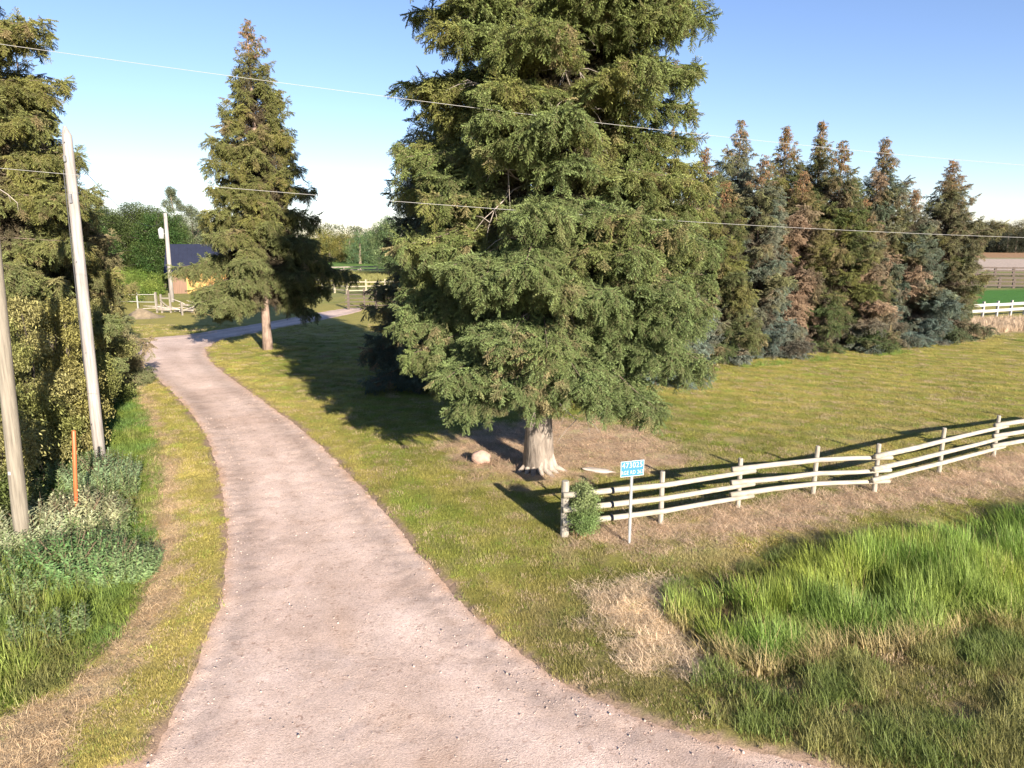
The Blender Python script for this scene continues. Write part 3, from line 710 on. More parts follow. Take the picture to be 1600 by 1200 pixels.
# tall ditch grass
TG = [proto_tall(s, 20, .12, 1., .015, 4, .45) for s in (1, 2, 3)]+[proto_tall(9, 9, .1, 1.12, .008, 4, .25)]
x, y = rand_xy(60000, 2.5, 26, 9.5, 21); t = sdist(x, y, TALL)+(fbm(x, y, 1.1, 14, 3)-.5)*.9
hx, hy = G(1190, 975); t = t-1.3*np.exp(-((x-hx)/.75)**2-((y-hy)/.42)**2)
k = (t > -.05) & inview(x, y, 120) & (rng.random(len(x)) < .45*sst(.30, .42, fbm(x, y, .75, 58, 3))+.03); x, y, t = x[k], y[k], t[k]; n = len(x)
c = np.ones((n, 3))*np.array((.185, .285, .05)); m = .75*sst(.35, .75, fbm(x, y, .6, 51, 3))[:, None]; c = c*(1-m)+np.array((.34, .37, .065))*m
m = sst(.35, .6, fbm(x, y, .5, 53, 3))*sst(12.8, 12, y-.02*x); c = c*(1-.4*m[:, None])+np.array((.09, .20, .06))*.4*m[:, None]
q = sst(8, 12, x)*sst(14.5, 12.5, y)*.4; c = c*(1-q[:, None])+np.array((.40, .36, .05))*q[:, None]
edge = sst(.28, .0, t)*sst(12.0, 11.5, y); c = c*(1-edge[:, None]*.8)+np.array((.42, .30, .16))*edge[:, None]*.8
c *= rng.uniform(.75, 1.25, (n, 1)); hgt = (.55+.55*sst(0, .9, t))*(.75+.5*fbm(x, y, .9, 15, 2))*rng.uniform(.8, 1.15, n)*.86
rz = rng.normal(2.7, .9, n)
vd = rng.integers(0, 3, n); hd = rng.random(n) < .06; vd[hd] = 3; c[hd] = np.array((.45, .34, .17))*rng.uniform(.8, 1.2, (hd.sum(), 1))
o = scatter('tall_grass', TG, [M_GRASS], np.stack([x, y, height(x, y)], 1), np.stack([rng.normal(0, .09, n), rng.normal(0, .09, n), rz], 1), np.stack([rng.uniform(.9, 1.3, n), rng.uniform(.9, 1.3, n), hgt], 1), c, vd)
print('tall', n)
tag(o, 'tall bright green grass filling the roadside ditch before the fence', kind='stuff')
# rough clumpy grass at the lower right and the bank of the ditch
RG = [proto_tall(s, 26, .16, .28, .010, 3, .9) for s in (4, 5, 6)]
x, y = rand_xy(26000, 1.5, 16, 6.5, 15); mR = sdist(x, y, ROUGH); mT = sdist(x, y, TALL); dn = fbm(x, y, 1.3, 16, 3)
k = (((mR > -.9+2.2*rng.random(len(x))) & (dn > .45)) | ((mT > -.7) & (mT < .1) & (dn > .5))) & (sdist(x, y, DRIVE) < -.15) & (sdist(x, y, CLIP) < 0); x, y = x[k], y[k]; n = len(x)
c = np.array((.17, .215, .055))*rng.uniform(.6, 1.3, (n, 1)); m = sst(.38, .62, fbm(x, y, 1.6, 18, 3))[:, None]; c = c*(1-m*.75)+np.array((.31, .28, .10))*m*.75
o = scatter('rough_grass', RG, [M_GRASS], np.stack([x, y, height(x, y)], 1), np.stack([rng.normal(0, .15, n), rng.normal(0, .15, n), rng.uniform(0, 6.3, n)], 1), rng.uniform(.5, 1.15, n), c, rng.integers(0, 3, n))
tag(o, 'rough tufted green grass in the lower right corner', kind='stuff')
# grass of the left verge
x, y = rand_xy(40000, -22, -4, 7, 34); wd = sdist(x, y, WILD); k = (wd > -.05) & inview(x, y, 120) & (rng.random(len(x)) < np.where(y < 15, .75, .35)); x, y, wd = x[k], y[k], wd[k]; n = len(x)
near_ = sst(15, 12, y)
c = np.ones((n, 3))*np.array((.22, .275, .055)); m = sst(.4, .7, fbm(x, y, .9, 81, 3))[:, None]; c = c*(1-m)+np.array((.145, .235, .06))*m
m = sst(.55, .75, fbm(x, y, 1.4, 83, 3))[:, None]*.7; c = c*(1-m)+np.array((.25, .22, .09))*m; c *= rng.uniform(.7, 1.25, (n, 1))
hv = .30+.60*near_*sst(0, 1.2, wd)+.30*sst(.5, 2, wd)
o = scatter('verge_grass', [proto_tall(s, 26, .17, .55, .012, 3, .7) for s in (31, 32, 33)], [M_GRASS], np.stack([x, y, height(x, y)], 1), np.stack([rng.normal(0, .15, n), rng.normal(0, .15, n), rng.uniform(0, 6.3, n)], 1),
    np.stack([np.full(n, 1.1), np.full(n, 1.1), hv*rng.uniform(.7, 1.25, n)], 1), c, rng.integers(0, 3, n))
tag(o, 'long green grass on the verge left of the dead strip', kind='stuff')

# =================================================================== TREES
GR = (.160, .195, .058); BL = (.165, .205, .145); DG = (.115, .150, .045)
big = spruce('huge full spruce with thick pale flared trunk on lawn behind the address sign', .82, 19.9, 26, 4.1, 11, GR, z0=2.55, nb=225, step=.15, sprl=.34, droop=.46, pend=.42, fill=.45,
    bark=M_BARKB, trunk_r=.37, shape=lambda t: min(1., .62+3.4*t)*(1-.08*float(sst(.15, .42, t)))*(1-max(0, t-.48)/.52)**.8, leader2=(9.5, .55, 22), dead=52, jit=.12, gaps=((10.9, 11.6, .3), (6.0, 6.7, .4)), minb=.3, tlean=(.004, 0),
    longb=[(4.8, R(200), 3.9, -.05), (4.3, R(215), 3.3, -.1), (4.3, R(240), 3.0, -.1), (4.5, R(230), 3.9, -.05), (5.2, R(255), 3.8, 0), (4.2, R(300), 3.3, -.18), (4.4, R(285), 3.6, -.05), (4.6, R(318), 4.0, -.3), (5.2, R(335), 4.7, -.1), (7.4, R(345), 4.6, .05), (8.6, R(340), 4.4, .1), (6.3, R(325), 4.4, 0), (4.8, R(350), 4.3, -.12), (3.7, R(262), 2.8, -.02),
           (5.0, R(10), 4.0, 0), (5.0, R(270), 4.0, .05), (3.8, R(310), 3.1, -.15), (3.6, R(325), 3.3, -.12), (3.9, R(275), 2.7, -.02), (3.9, R(248), 2.7, -.03), (5.4, R(190), 3.9, .1), (5.6, R(350), 4.6, .1), (6.2, R(275), 4.0, .1), (7.0, R(300), 4.2, .1), (6.6, R(235), 4.0, .1)]+[(7.2+.62*k, R((18, 340, 168, 195, 2, 350, 182)[k % 7]), (4.1, 4.0, 4.0, 4.0, 4.2, 4.1, 4.1)[k % 7]*(1-.012*k), .12) for k in range(15)])
# drive-side spruce
X, Y = G(420, 546); tp = atY(394, 22, Y)
spruce('tall tapering spruce with bare lower trunk beside the bend of the driveway', X, Y, tp[2], 4.35, 23, (.16, .170, .052), z0=3.5, nb=135, step=.23, fill=.6, sprl=.46, droop=.50, pend=.55, bark=mat_bark('warm_bark', (.33, .24, .19), (.15, .11, .09)),
    trunk_r=.26, shape=lambda t: min(1, .72+2.2*t)*(1-t)**.95*1.15, tipbrown=.55, conez=.88, jit=.32)
# the one in the shade behind the big spruce
X, Y = G(690, 598)
spruce('dark spruce in the shade behind the left side of the largest spruce', X, Y, 13.5, 3.7, 31, (.09, .12, .075), z0=.4, nb=150, step=.32, sprl=.48, droop=.35, pend=.3, trunk_r=.2, jit=.2, shape=lambda t: (1-t)**.7)
spruce('spruce half hidden by the right side of the largest spruce', 6.9, 34.5, 10.5, 3.1, 33, BL, z0=.3, nb=110, step=.34, sprl=.5, droop=.35, pend=.25, trunk_r=.18)
# left edge
def LP(px, py, Y): q = atY(px, py, Y); return q
spruce('tall spruce cut by the left picture edge above the white pole', -18.5, 25.0, 21, 4.7, 41, (.16, .175, .055), z0=2.0, nb=170, step=.26, sprl=.40, droop=.42, pend=.4, trunk_r=.28, shape=lambda t: min(1, .85+t)*(1-t)**.62, jit=.35, dead=6)
spruce('spruce behind the white pole in the left grove', -20.5, 31.5, 15, 3.9, 42, (.16, .165, .062), z0=.8, nb=130, step=.33, sprl=.46, droop=.42, pend=.45, trunk_r=.22, dead=4, brown=.3)
spruce('low bushy spruce on the left corner where the driveway opens', -19.0, 32.0, 5.6, 2.0, 43, (.18, .18, .075), z0=.25, nb=80, step=.28, sprl=.42, droop=.5, pend=.5, trunk_r=.1, brown=.2, shape=lambda t: (1-t)**.55)
# row on the right
ROW = [  # px_top, py_top, distance, radius, colour, brown, tipbrown, label
 (1104,226,41.5,2.3,BL,.25,1.,'blue spruce with bright orange tip nearest the largest spruce in the row', ()),
 (1136,276,38.6,2.4,DG,.15,.9,'short dark green spruce with rusty brown tip at the near end of the row', ()),
 (1160,181,42.5,2.8,BL,.1,.6,'tall blue spruce second peak from the left in the row', ()),
 (1194,238,40.0,2.4,BL,.25,.5,'broad pale blue spruce with low grey brown tip in the row', ()),
 (1229,190,44.0,2.4,DG,.2,1.,'green spruce with orange brown pointed crown in the row', ()),
 (1257,262,42.0,2.3,(.14,.12,.075),.85,.7,'mostly brown half dead spruce in the middle of the row', ((6.3,-1.9,.9),(3.0,-1.5,.8))),
 (1286,182,45.0,2.5,DG,.15,.8,'tall dark green spruce with narrow rust coloured spire in the row', ()),
 (1319,214,43.0,2.5,DG,.1,.9,'dark green spruce with reddish cone covered tip just right of the middle', ()),
 (1352,305,43.5,2.2,(.14,.16,.10),.65,.5,'low brown and blue grey spruce between two taller ones', ((3.5,-1.7,.9),)),
 (1385,208,46.0,2.8,(.125,.165,.10),.2,.8,'broad spruce with rust tip and one dead tan side branch', ((10.2,-2.2,.5),(5.0,-1.6,.6))),
 (1432,290,45.5,2.6,BL,.45,.4,'blue grey spruce filling the gap before the last peak', ((4.2,-1.8,.6),)),
 (1490,246,47.5,2.9,(.125,.15,.06),.3,.9,'last spruce at the right end of the row with brown tip', ()),
 (1075,300,39.5,2.4,BL,.2,.3,'blue spruce squeezed between the row and the largest spruce', ()),
]
for i, (px, py, Y, rad, gc, br, tb, lab, pt) in enumerate(ROW):
    Y += 1.6; gc = tuple(np.array(gc)*.88); br = br*.8; tb = tb*.7
    q = atY(px, py, Y)
    spruce(lab, q[0], Y, q[2], rad*1.5, 100+i, gc, z0=.15, fill=.8, nb=int(q[2]/.12), step=.26, sprl=.46, far=False, droop=.28, pend=.2, trunk_r=.15, brown=br, tipbrown=tb, conez=.84, group='row of spruces along the far side of the lawn',
        shape=lambda t: (1-t)**.85*(1 if t < .75 else 1-.3*(t-.75)/.25), jit=.34, patches=pt, sides=.85)

# hedge of leafy shrubs, left
YG = (.20, .21, .065)
HEDGE = [(10,775,5.0,1.35,'tall olive leafed shrub behind the near grey pole',YG),(62,742,5.4,1.35,'tall yellowing shrub between the near pole and the orange marker',YG),(112,712,5.2,1.3,'tall yellowish leafy shrub behind the orange marker',(.25,.23,.075)),
    (140,672,4.9,1.25,'leafy shrub rising directly behind the white pole',YG),(170,632,4.6,1.2,'green leafed shrub right of the white pole by the driveway edge',(.12,.15,.04)),(-30,830,3.8,1.4,'shady shrub left of the near grey pole',(.11,.14,.04)),
    (40,660,5.9,1.6,'broad dark shrub deep in the hedge below the tall spruce',(.12,.14,.04))]
DR = [proto_leaves(s, 18, .2, .085, .34, 1.1) for s in (61, 62, 63)]
for i, (px, py, h, r, lab, cc) in enumerate(HEDGE):
    x, y = G(px, py)
    broadleaf('leafy_shrub', lab, 'shrub', x, y, h, r, 200+i, cc, n=1900, leafs=1.0, z0=.12, nblob=17, tr=.07, stems=4, c2=(.33, .29, .12), protos=DR, group='leafy hedge on the left verge', kind_trunk='stems')

# grey green weeds and small bushes below the poles
SIL = (.22, .27, .17)
WD = [proto_weed(s, .7, .12, 30) for s in (1, 2, 3)]
for i, (px, py, h, r, lab, cc) in enumerate([(160,757,1.0,.9,'low blue grey bush at the foot of the white pole',(.24,.33,.17)),(128,830,1.05,.85,'pale silvery bush in front of the orange marker',(.45,.46,.26)),
    (60,850,1.1,.8,'silver leafed bush right beside the near grey pole',(.38,.41,.24)),(110,905,1.0,1.0,'dark green bushy weed below the orange marker',(.20,.34,.12)),(178,900,.8,.8,'small green weed clump next to the dead grass strip',(.22,.31,.13))]):
    x, y = G(px, py)
    T = empty('weed_bush', (x, y, hz1(x, y))); tag(T, lab, 'bush', 'weedy bushes below the poles')
    rg = np.random.default_rng(300+i); n = 170; a = rg.uniform(0, 6.3, n); q = r*np.sqrt(rg.random(n)); P = np.stack([q*np.cos(a), q*np.sin(a), np.zeros(n)], 1)
    ht = h/.7*(1-.45*(q/r)**2)*rg.uniform(.6, 1.1, n)
    rot = np.stack([-np.sin(a)*q/r*.5, np.cos(a)*q/r*.5, rg.uniform(0, .3, n)], 1)
    cl = np.array(cc)*rg.uniform(.7, 1.3, (n, 1))
    scatter('foliage', WD, [M_LEAF, M_TWIG], P, rot, np.stack([ht*.9+.2, ht*.9+.2, ht], 1), cl, rng.integers(0, 3, n), T)['kind'] = 'stuff'
    sm = MB(); rn = random.Random(i)
    for _ in range(14):
        b = rn.uniform(0, 6.28); sm.tube([(0, 0, -.03), (math.cos(b)*r*.3, math.sin(b)*r*.3, h*.4), (math.cos(b)*r*.6, math.sin(b)*r*.6, h*.8)], [.01, .007, .003], 4, cap=False)
    sm.build('stems', M_TWIG, T)
x, y = rand_xy(5000, -20, -6, 10.5, 20); k = (sdist(x, y, WILD) > .35) & (x < -.58*y+.4) & (fbm(x, y, 1.1, 91, 3) > .42); x, y = x[k], y[k]; n = len(x)
o = scatter('weeds', WD, [M_LEAF, M_TWIG], np.stack([x, y, height(x, y)], 1), np.stack([rng.normal(0, .15, n), rng.normal(0, .15, n), rng.uniform(0, 6.3, n)], 1), rng.uniform(.5, 1.1, n), np.array((.22, .29, .12))*rng.uniform(.6, 1.4, (n, 1)), rng.integers(0, 3, n))
tag(o, 'mixed low weeds growing among the grass below the hedge', kind='stuff')

# shrub at the fence end
x, y = G(908, 838)
broadleaf('leafy_shrub', 'small leafy green shrub growing round the first fence post', 'shrub', x-.02, y-.02, 1.28, .58, 401, (.16, .23, .075), n=1500, leafs=.62, z0=.25, nblob=12, tr=.02, stems=5, c2=(.24, .27, .12), kind_trunk='stems')
o = scatter('dry_stalks', [proto_tall(s, 12, .1, .4, .006, 3, .3) for s in (71,)], [M_GRASS], [(x+.0, y-.25, hz1(x, y-.25)), (x+.15, y-.2, hz1(x, y)), (x-.15, y-.1, hz1(x, y))], [(0, 0, k) for k in range(3)], [1, 1.1, .9], np.tile((.42, .28, .15), (3, 1)), [0, 0, 0])
tag(o, 'dry brown stalks at the foot of the fence end shrub', kind='stuff')

# =================================================================== FENCE, SIGN, STONES
M_RAIL = mat_plain('weathered_white_rail', (.40, .365, .30), .8, .28, 5, (.25, 2, 2), .4, c2=(.25, .22, .17))
M_POST = mat_plain('grey_fence_post', (.33, .295, .245), .85, .35, 9, (2, 2, .4), .5)
M_BAND = mat_plain('dark_band', (.05, .05, .06), .6, .2)
fe = empty('rail_fence', (*G(882, 838), 0)); tag(fe, 'white three rail wooden fence running across the lawn above the ditch', 'fence')
ox, oy = G(882, 838)
PB = [G(*p) for p in [(882,838),(1032,818),(1153,793),(1270,773),(1366,768),(1467,738),(1552,713)]]+[(17.8, 22.7), (20.4, 23.9)]
PH = [1.35, 1.33, 1.32, 1.36, 1.36, 1.38, 1.34, 1.35, 1.35]
rn = random.Random(5)
for i, ((x, y), h) in enumerate(zip(PB, PH)):
    mb = MB(); r = .062 if i else .095; gz = hz1(x, y); lx, ly = rn.uniform(-.02, .02), rn.uniform(-.02, .02)
    mb.tube([(x-ox, y-oy, gz-.2), (x-ox+lx*.5, y-oy+ly*.5, gz+h*.5), (x-ox+lx, y-oy+ly, gz+h-.02), (x-ox+lx, y-oy+ly, gz+h)], [r*1.05, r, r*.95, r*.8], 10, wob=.04, rng=rn)
    mb.build('post', M_POST, fe, False)
RZ = [1.03, .68, .36]
spans = [(0, 2), (2, 4), (4, 6), (6, 8)]
for si, (a, b) in enumerate(spans):
    for k, rz in enumerate(RZ):
        pa, pm, pb = [Vector((PB[j][0]-ox, PB[j][1]-oy, hz1(*PB[j]))) for j in (a, a+1, b)]
        d = (pb-pa); d.z = 0; d.normalize(); nrm = Vector((d.y, -d.x, 0))
        up = (.055 if si % 1 == 0 else 0)
        off = nrm*.115
        s0 = pa-d*(.32 if si else .1)+off+Vector((0, 0, rz+(.05 if si else .02))); s1 = pm+nrm*.115+Vector((0, 0, rz+rn.uniform(-.02, .02))); s2 = pb+d*.36+off+Vector((0, 0, rz-.055))
        if si == 1: s1.z -= .03
        pts = [s0, s0.lerp(s1, .5)+Vector((0, 0, rn.uniform(-.02, .02))), s1, s1.lerp(s2, .5)+Vector((0, 0, rn.uniform(-.02, .02))), s2]
        r1, r2 = (.072, .055)
        mb = MB(); mb.tube(pts, [r1+(r2-r1)*j/4 for j in range(5)], 10, wob=.03, rng=rn)
        rail = mb.build('rail', M_RAIL, fe, True)
        if si == 0:
            q = s0.lerp(s1, .47); dd = (s1-s0).normalized(); mb = MB(); mb.tube([q-dd*.028, q+dd*.028], [.078, .078], 12); mb.build('band', M_BAND, rail)

# address sign
M_GALV = mat_plain('galvanised_post', (.62, .63, .64), .45, .15, 12, (1, 1, .3), .1, .6)
M_BLUE = mat_plain('sign_blue', (.035, .17, .29), .4, .06, 3, bmp=0); M_WHITE = mat_plain('sign_white', (.44, .45, .45), .5, .05, 5, bmp=0)
sx, sy = G(983, 851); rot_s = R(17); sg = empty('address_sign', (sx, sy, hz1(sx, sy)), rot_s); tag(sg, 'blue rural address sign on a galvanised post in front of the fence', 'sign')
mb = MB()
for xx in (-.028, .028): mb.box((xx, 0, .9), (.006, .03, 1.95))
mb.box((0, .014, .9), (.05, .004, 1.95)); mb.box((0, -.012, .9), (.022, .006, 1.949))
mb.build('post', M_GALV, sg)
PW, PHt, PZ = .57, .36, 1.80
mb = MB(); mb.box((0, -.022, PZ), (PW, .006, PHt)); plate = mb.build('sign_plate', M_BLUE, sg)
mb = MB()
for (cx, cz, w2, h2) in ((0, PHt/2-.008, PW-.004, .012), (0, -PHt/2+.008, PW-.004, .012), (-PW/2+.008, 0, .012, PHt-.03), (PW/2-.008, 0, .012, PHt-.03)): mb.box((cx, -.0265, PZ+cz), (w2, .003, h2))
mb.build('border', M_WHITE, plate)
def text(body, size, loc, m, parent, squash=1.):
    cu = bpy.data.curves.new('t', 'FONT'); cu.body = body; cu.size = size; cu.align_x = 'CENTER'; cu.align_y = 'CENTER'; cu.extrude = .0012; cu.offset = size*.003; cu.space_character = 1.12
    o = bpy.data.objects.new('t', cu); col.objects.link(o)
    bpy.context.view_layer.update()
    me = bpy.data.meshes.new_from_object(o.evaluated_get(bpy.context.evaluated_depsgraph_get())); bpy.data.objects.remove(o)
    me.materials.clear(); me.materials.append(m)
    t = bpy.data.objects.new('lettering', me); t['kind'] = 'stuff'; col.objects.link(t); t.parent = parent; t.location = loc; t.rotation_euler = (R(90), 0, 0); t.scale = (squash, 1, 1)
    return t
text('473025', .175, (0, -.0275, PZ+.075), M_WHITE, plate, .86); text('RGE RD 262', .125, (0, -.0275, PZ-.09), M_WHITE, plate, .74)

# stones
def stone(name, label, x, y, size, m, seed, cat='rock', rz=0, sink=.1):
    rn = random.Random(seed); import bmesh
    bm = bmesh.new(); bmesh.ops.create_icosphere(bm, subdivisions=4, radius=1)
    for v in bm.verts:
        p = v.co.copy(); k = 1+.16*(vnoise(np.array([p.x*1.7+seed]), np.array([p.y*1.7+p.z*1.3]), seed)[0]-.5)*2+.05*(vnoise(np.array([p.x*6]), np.array([p.z*6+p.y*4]), seed)[0]-.5)
        v.co = Vector((p.x*size[0]*k, p.y*size[1]*k, p.z*size[2]*k))
    me = bpy.data.meshes.new(name); bm.to_mesh(me); bm.free(); me.materials.append(m)
    me.polygons.foreach_set('use_smooth', [True]*len(me.polygons))
    o = bpy.data.objects.new(name, me); col.objects.link(o); o.location = (x, y, hz1(x, y)+size[2]*(1-sink)*.75); o.rotation_euler = (0, .15, rz); tag(o, label, cat); return o
M_ROCK = mat_plain('pink_granite', (.42, .28, .22), .85, .3, 7)
x, y = G(751, 726); stone('boulder', 'rounded pink boulder on the grass left of the largest trunk', x, y+.1, (.29, .24, .23), M_ROCK, 3)
x, y = G(935, 739); stone('flat_stone', 'flat pale stone lying right of the largest trunk', x, y, (.50, .14, .07), mat_plain('pale_stone', (.38, .33, .29), .9, .2, 6), 8, 'stone', R(4))
# surface roots of the big spruce
mb = MB()
for a, L in ((-1.2, 1.0), (-.3, 1.0), (-2.0, .95), (-2.8, 1.0), (.6, .8), (2.4, .8), (-.75, .8), (-1.6, .8), (-2.4, .8)):
    p = [Vector((math.cos(a)*.26, math.sin(a)*.26, .75)), Vector((math.cos(a)*.36, math.sin(a)*.36, .34)), Vector((math.cos(a)*.52, math.sin(a)*.52, .07)), Vector((math.cos(a+.15)*L, math.sin(a+.15)*L, -.14))]
    p = [Vector((q.x*.88, q.y*.88, q.z)) for q in p]
    mb.tube([tuple(q) for q in p], [.08, .12, .10, .04], 10, cap=False, wob=.08, rng=random.Random(int(a*10)))
mb.build('roots', M_BARKB, big, True)

# =================================================================== POLES, WIRES, MARKER
M_POLEW = mat_plain('bleached_pole_wood', (.36, .33, .31), .85, .22, 10, (2, 2, .12), .5, c2=(.19, .165, .15))
M_POLEG = mat_plain('grey_pole_wood', (.24, .21, .165), .9, .4, 12, (2, 2, .1), .7, c2=(.13, .11, .085))
M_STEEL = mat_plain('dull_steel', (.18, .18, .19), .6, .3, 10)
M_CABLE = mat_plain('black_cable', (.03, .03, .035), .6, .2, 10, bmp=0)
M_WIRE = mat_plain('aluminium_wire', (.36, .35, .34), .4, .1, 10, bmp=0)
x, y = G(157, 722); p1 = empty('utility_pole', (x, y, hz1(x, y))); tag(p1, 'bleached white wooden utility pole leaning beside the hedge on the left', 'pole')
t1 = atY(103, 197, y); H1 = t1[2]; lx = t1[0]-x
mb = MB(); rn = random.Random(8); mb.tube([(lx*t, 0, H1*t-.3*(t == 0)) for t in (0, .15, .3, .45, .6, .75, .9, .975)]+[(lx-.04, 0, H1)], [.168, .163, .158, .153, .147, .141, .135, .132, .045], 14, wob=.01, rng=rn)
mb.build('shaft', M_POLEW, p1, True)
mb = MB(); mb.tube([(lx*t-.13, -.115, H1*t) for t in (.28, .5, .7, .88)], .014, 6); mb.build('cable', M_CABLE, p1)
mb = MB(); mb.box((lx*.91-.02, -.17, H1*.91), (.06, .05, .16)); mb.build('bracket', M_STEEL, p1)
mb = MB(); mb.box((lx*.80+.02, -.165, H1*.80), (.07, .05, .25)); mb.build('bracket', M_STEEL, p1)
for zz in (.955, .62, .35): 
    mb = MB(); mb.tube([(lx*zz, -.13, H1*zz), (lx*zz, -.18, H1*zz)], .018, 6); mb.build('bolt', M_STEEL, p1)
pole1_top = Vector((x+lx*.93, y, hz1(x, y)+H1*.93))

x, y = G(38, 865); p2 = empty('utility_pole', (x, y, hz1(x, y))); tag(p2, 'near grey wooden utility pole at the left picture edge', 'pole')
t2 = atY(-8, 415, y); lx2 = (t2[0]-x)/t2[2]; H2 = 10.7
mb = MB(); mb.tube([(lx2*H2*t, 0, H2*t-.3*(t == 0)) for t in (0, .1, .2, .35, .5, .65, .8, .93, 1)], [.160, .155, .151, .144, .14, .133, .127, .12, .115], 16, wob=.012, rng=rn); mb.build('shaft', M_POLEG, p2, True)
mb = MB(); mb.tube([(lx2*H2, 0, H2), (lx2*H2, 0, H2+.16)], [.03, .05], 10); mb.build('insulator', mat_plain('porcelain', (.5, .47, .42), .2, .1, bmp=0), p2)
mb = MB(); mb.box((lx2*1.9-.02, -.172, 1.9), (.05, .01, .07)); mb.build('tag_plate', M_WHITE, p2)
pt2 = Vector((x+lx2*H2, y, hz1(x, y)+H2+.16))
# pole outside the frame on the right that carries the two line wires
p3 = empty('utility_pole', (44, 27, 0)); tag(p3, 'grey wooden utility pole beyond the right picture edge', 'pole')
mb = MB(); mb.tube([(0, 0, -.3), (0, 0, 4.5), (0, 0, 9.3)], [.17, .155, .13], 14); mb.build('shaft', M_POLEG, p3, True)
def wire(label, pts, r, m):
    mb = MB(); mb.tube(pts, r, 5, cap=False); o = mb.build('overhead_wire', m, None, True); tag(o, label, 'wire')
def through(pA, pB, samples, zA, zB):
    """points on the vertical plane through pA and pB seen at the sampled photo pixels"""
    xs_, zs_ = [0.], [zA]
    for (px, py) in samples:
        u = (px-800)/F; v = (py-600)/F; dx, dy, dz = u, CP-v*SP, -SP-v*CP
        ex, ey = pB[0]-pA[0], pB[1]-pA[1]
        # pA + t*e = k*d
        det = ex*(-dy)-ey*(-dx); t = ((-pA[0])*(-dy)-(-pA[1])*(-dx))/det; k = (ex*(-pA[1])-ey*(-pA[0]))/det
        xs_.append(t); zs_.append(CAM_H+k*dz)
    xs_.append(1.); zs_.append(zB)
    co = np.polyfit(xs_, zs_, 3, w=[.6]+[1]*len(samples)+[.3]); T_ = np.linspace(0, 1, 60)
    return [(pA[0]+(pB[0]-pA[0])*t, pA[1]+(pB[1]-pA[1])*t, float(np.polyval(co, t))) for t in T_]
wire('upper pale overhead wire crossing the sky and the largest spruce', through((pt2.x, pt2.y), (44, 27), [(0,76),(100,90),(400,125),(660,158),(850,180),(1095,208),(1250,226),(1390,242)], pt2.z, 9.2), .0042, M_WIRE)
wire('lower overhead wire crossing in front of the spruce row', through((pt2.x, pt2.y), (44, 27), [(0,272),(300,293),(640,318),(1040,341),(1300,357),(1600,373)], 8.55, 7.4), .0040, M_WIRE)
# service pole far left with transformer
x, y = G(269, 472); p4 = empty('utility_pole', (x, y, hz1(x, y))); tag(p4, 'distant white utility pole with transformer beside the barn', 'pole')
t4 = atY(258, 333, y); lx4 = t4[0]-x; H4 = t4[2]
mb = MB(); mb.tube([(0, 0, -.3), (lx4*.5, 0, H4*.5), (lx4, 0, H4)], [.24, .21, .17], 10); mb.build('shaft', M_POLEW, p4, True)
mb = MB(); mb.tube([(lx4*.85-.55, -.1, H4-2.6), (lx4*.85-.55, -.1, H4-1.6)], .26, 14); mb.tube([(lx4*.85-.55, -.1, H4-1.6), (lx4*.85-.55, -.1, H4-1.45)], [.2, .05], 12); tf = mb.build('transformer', M_WHITE, p4, True)
mb = MB(); mb.box((lx4*.85-.25, -.1, H4-2.1), (.3, .06, .08)); mb.build('bracket', M_STEEL, tf)
top4 = Vector((x+lx4, y, H4-.3)); pts = []
for j in range(31):
    t = j/30; q = pole1_top.lerp(top4, t); q.z -= 4*1.5*t*(1-t); pts.append(tuple(q))
wire('thin service wire sagging from the white pole towards the distant pole', pts, .010, M_CABLE)
x, y = G(120, 824); ty = atY(115, 672, y)
mb = MB(); mb.tube([(0, 0, -.1), ((ty[0]-x)*.5, 0, ty[2]*.5), (ty[0]-x, 0, ty[2]-.02), (ty[0]-x, 0, ty[2])], [.042, .042, .042, .03], 10)
mo = mb.build('marker_post', mat_plain('orange_plastic', (.62, .125, .045), .45, .15, 5, bmp=.05), None, True); mo.location = (x, y, hz1(x, y)); tag(mo, 'orange marker post standing in the weeds between the two poles', 'marker')

# =================================================================== BACKGROUND LEFT
# barn
M_ROOF = mat_plain('blue_metal_roof', (.028, .032, .055), .35, .15, 2, bmp=0, metal=.2); M_WALL = mat_plain('sunlit_orange_boards', (.50, .28, .09), .8, .3, 3, (3, 3, .2), .3); M_WALLD = mat_plain('brown_shade_boards', (.20, .12, .08), .85, .3, 3, (3, 3, .2), .3)  # sunlight tinted into the front boards, shade into the gable and rear boards
bx, by = G(266, 459); barn = empty('barn', (bx, by, hz1(bx, by)), R(17)); tag(barn, 'small timber barn with dark blue metal roof behind the driveway spruce', 'barn')
BL_, BW, EH, RH = 11., 6.4, 2.75, 3.1
def wallp(name, m, a, b, h0, h1, nplanks):
    for k in range(nplanks):
        t0, t1 = k/nplanks, (k+1)/nplanks; t = (t0+t1)/2; mb = MB()
        cx, cy = a[0]+(b[0]-a[0])*t, a[1]+(b[1]-a[1])*t; L = math.hypot(b[0]-a[0], b[1]-a[1])/nplanks; ang = math.atan2(b[1]-a[1], b[0]-a[0])
        hh = h0+(h1-h0)*(1-abs(2*t-1)); mb.box((cx, cy, hh/2), (L-.02, .06+.02*(k % 2), hh), ang); mb.build(name, m, barn)
wallp('board', M_WALL, (0, 0), (BL_, 0), EH, EH, 26); wallp('board', M_WALLD, (0, .05), (0, BW), EH, EH+RH*.95, 14)
mb = MB(); mb.box((BL_, BW/2, EH/2), (.08, BW-.1, EH)); mb.box((BL_/2, BW, EH/2), (BL_-.1, .08, EH)); mb.build('wall', M_WALLD, barn)
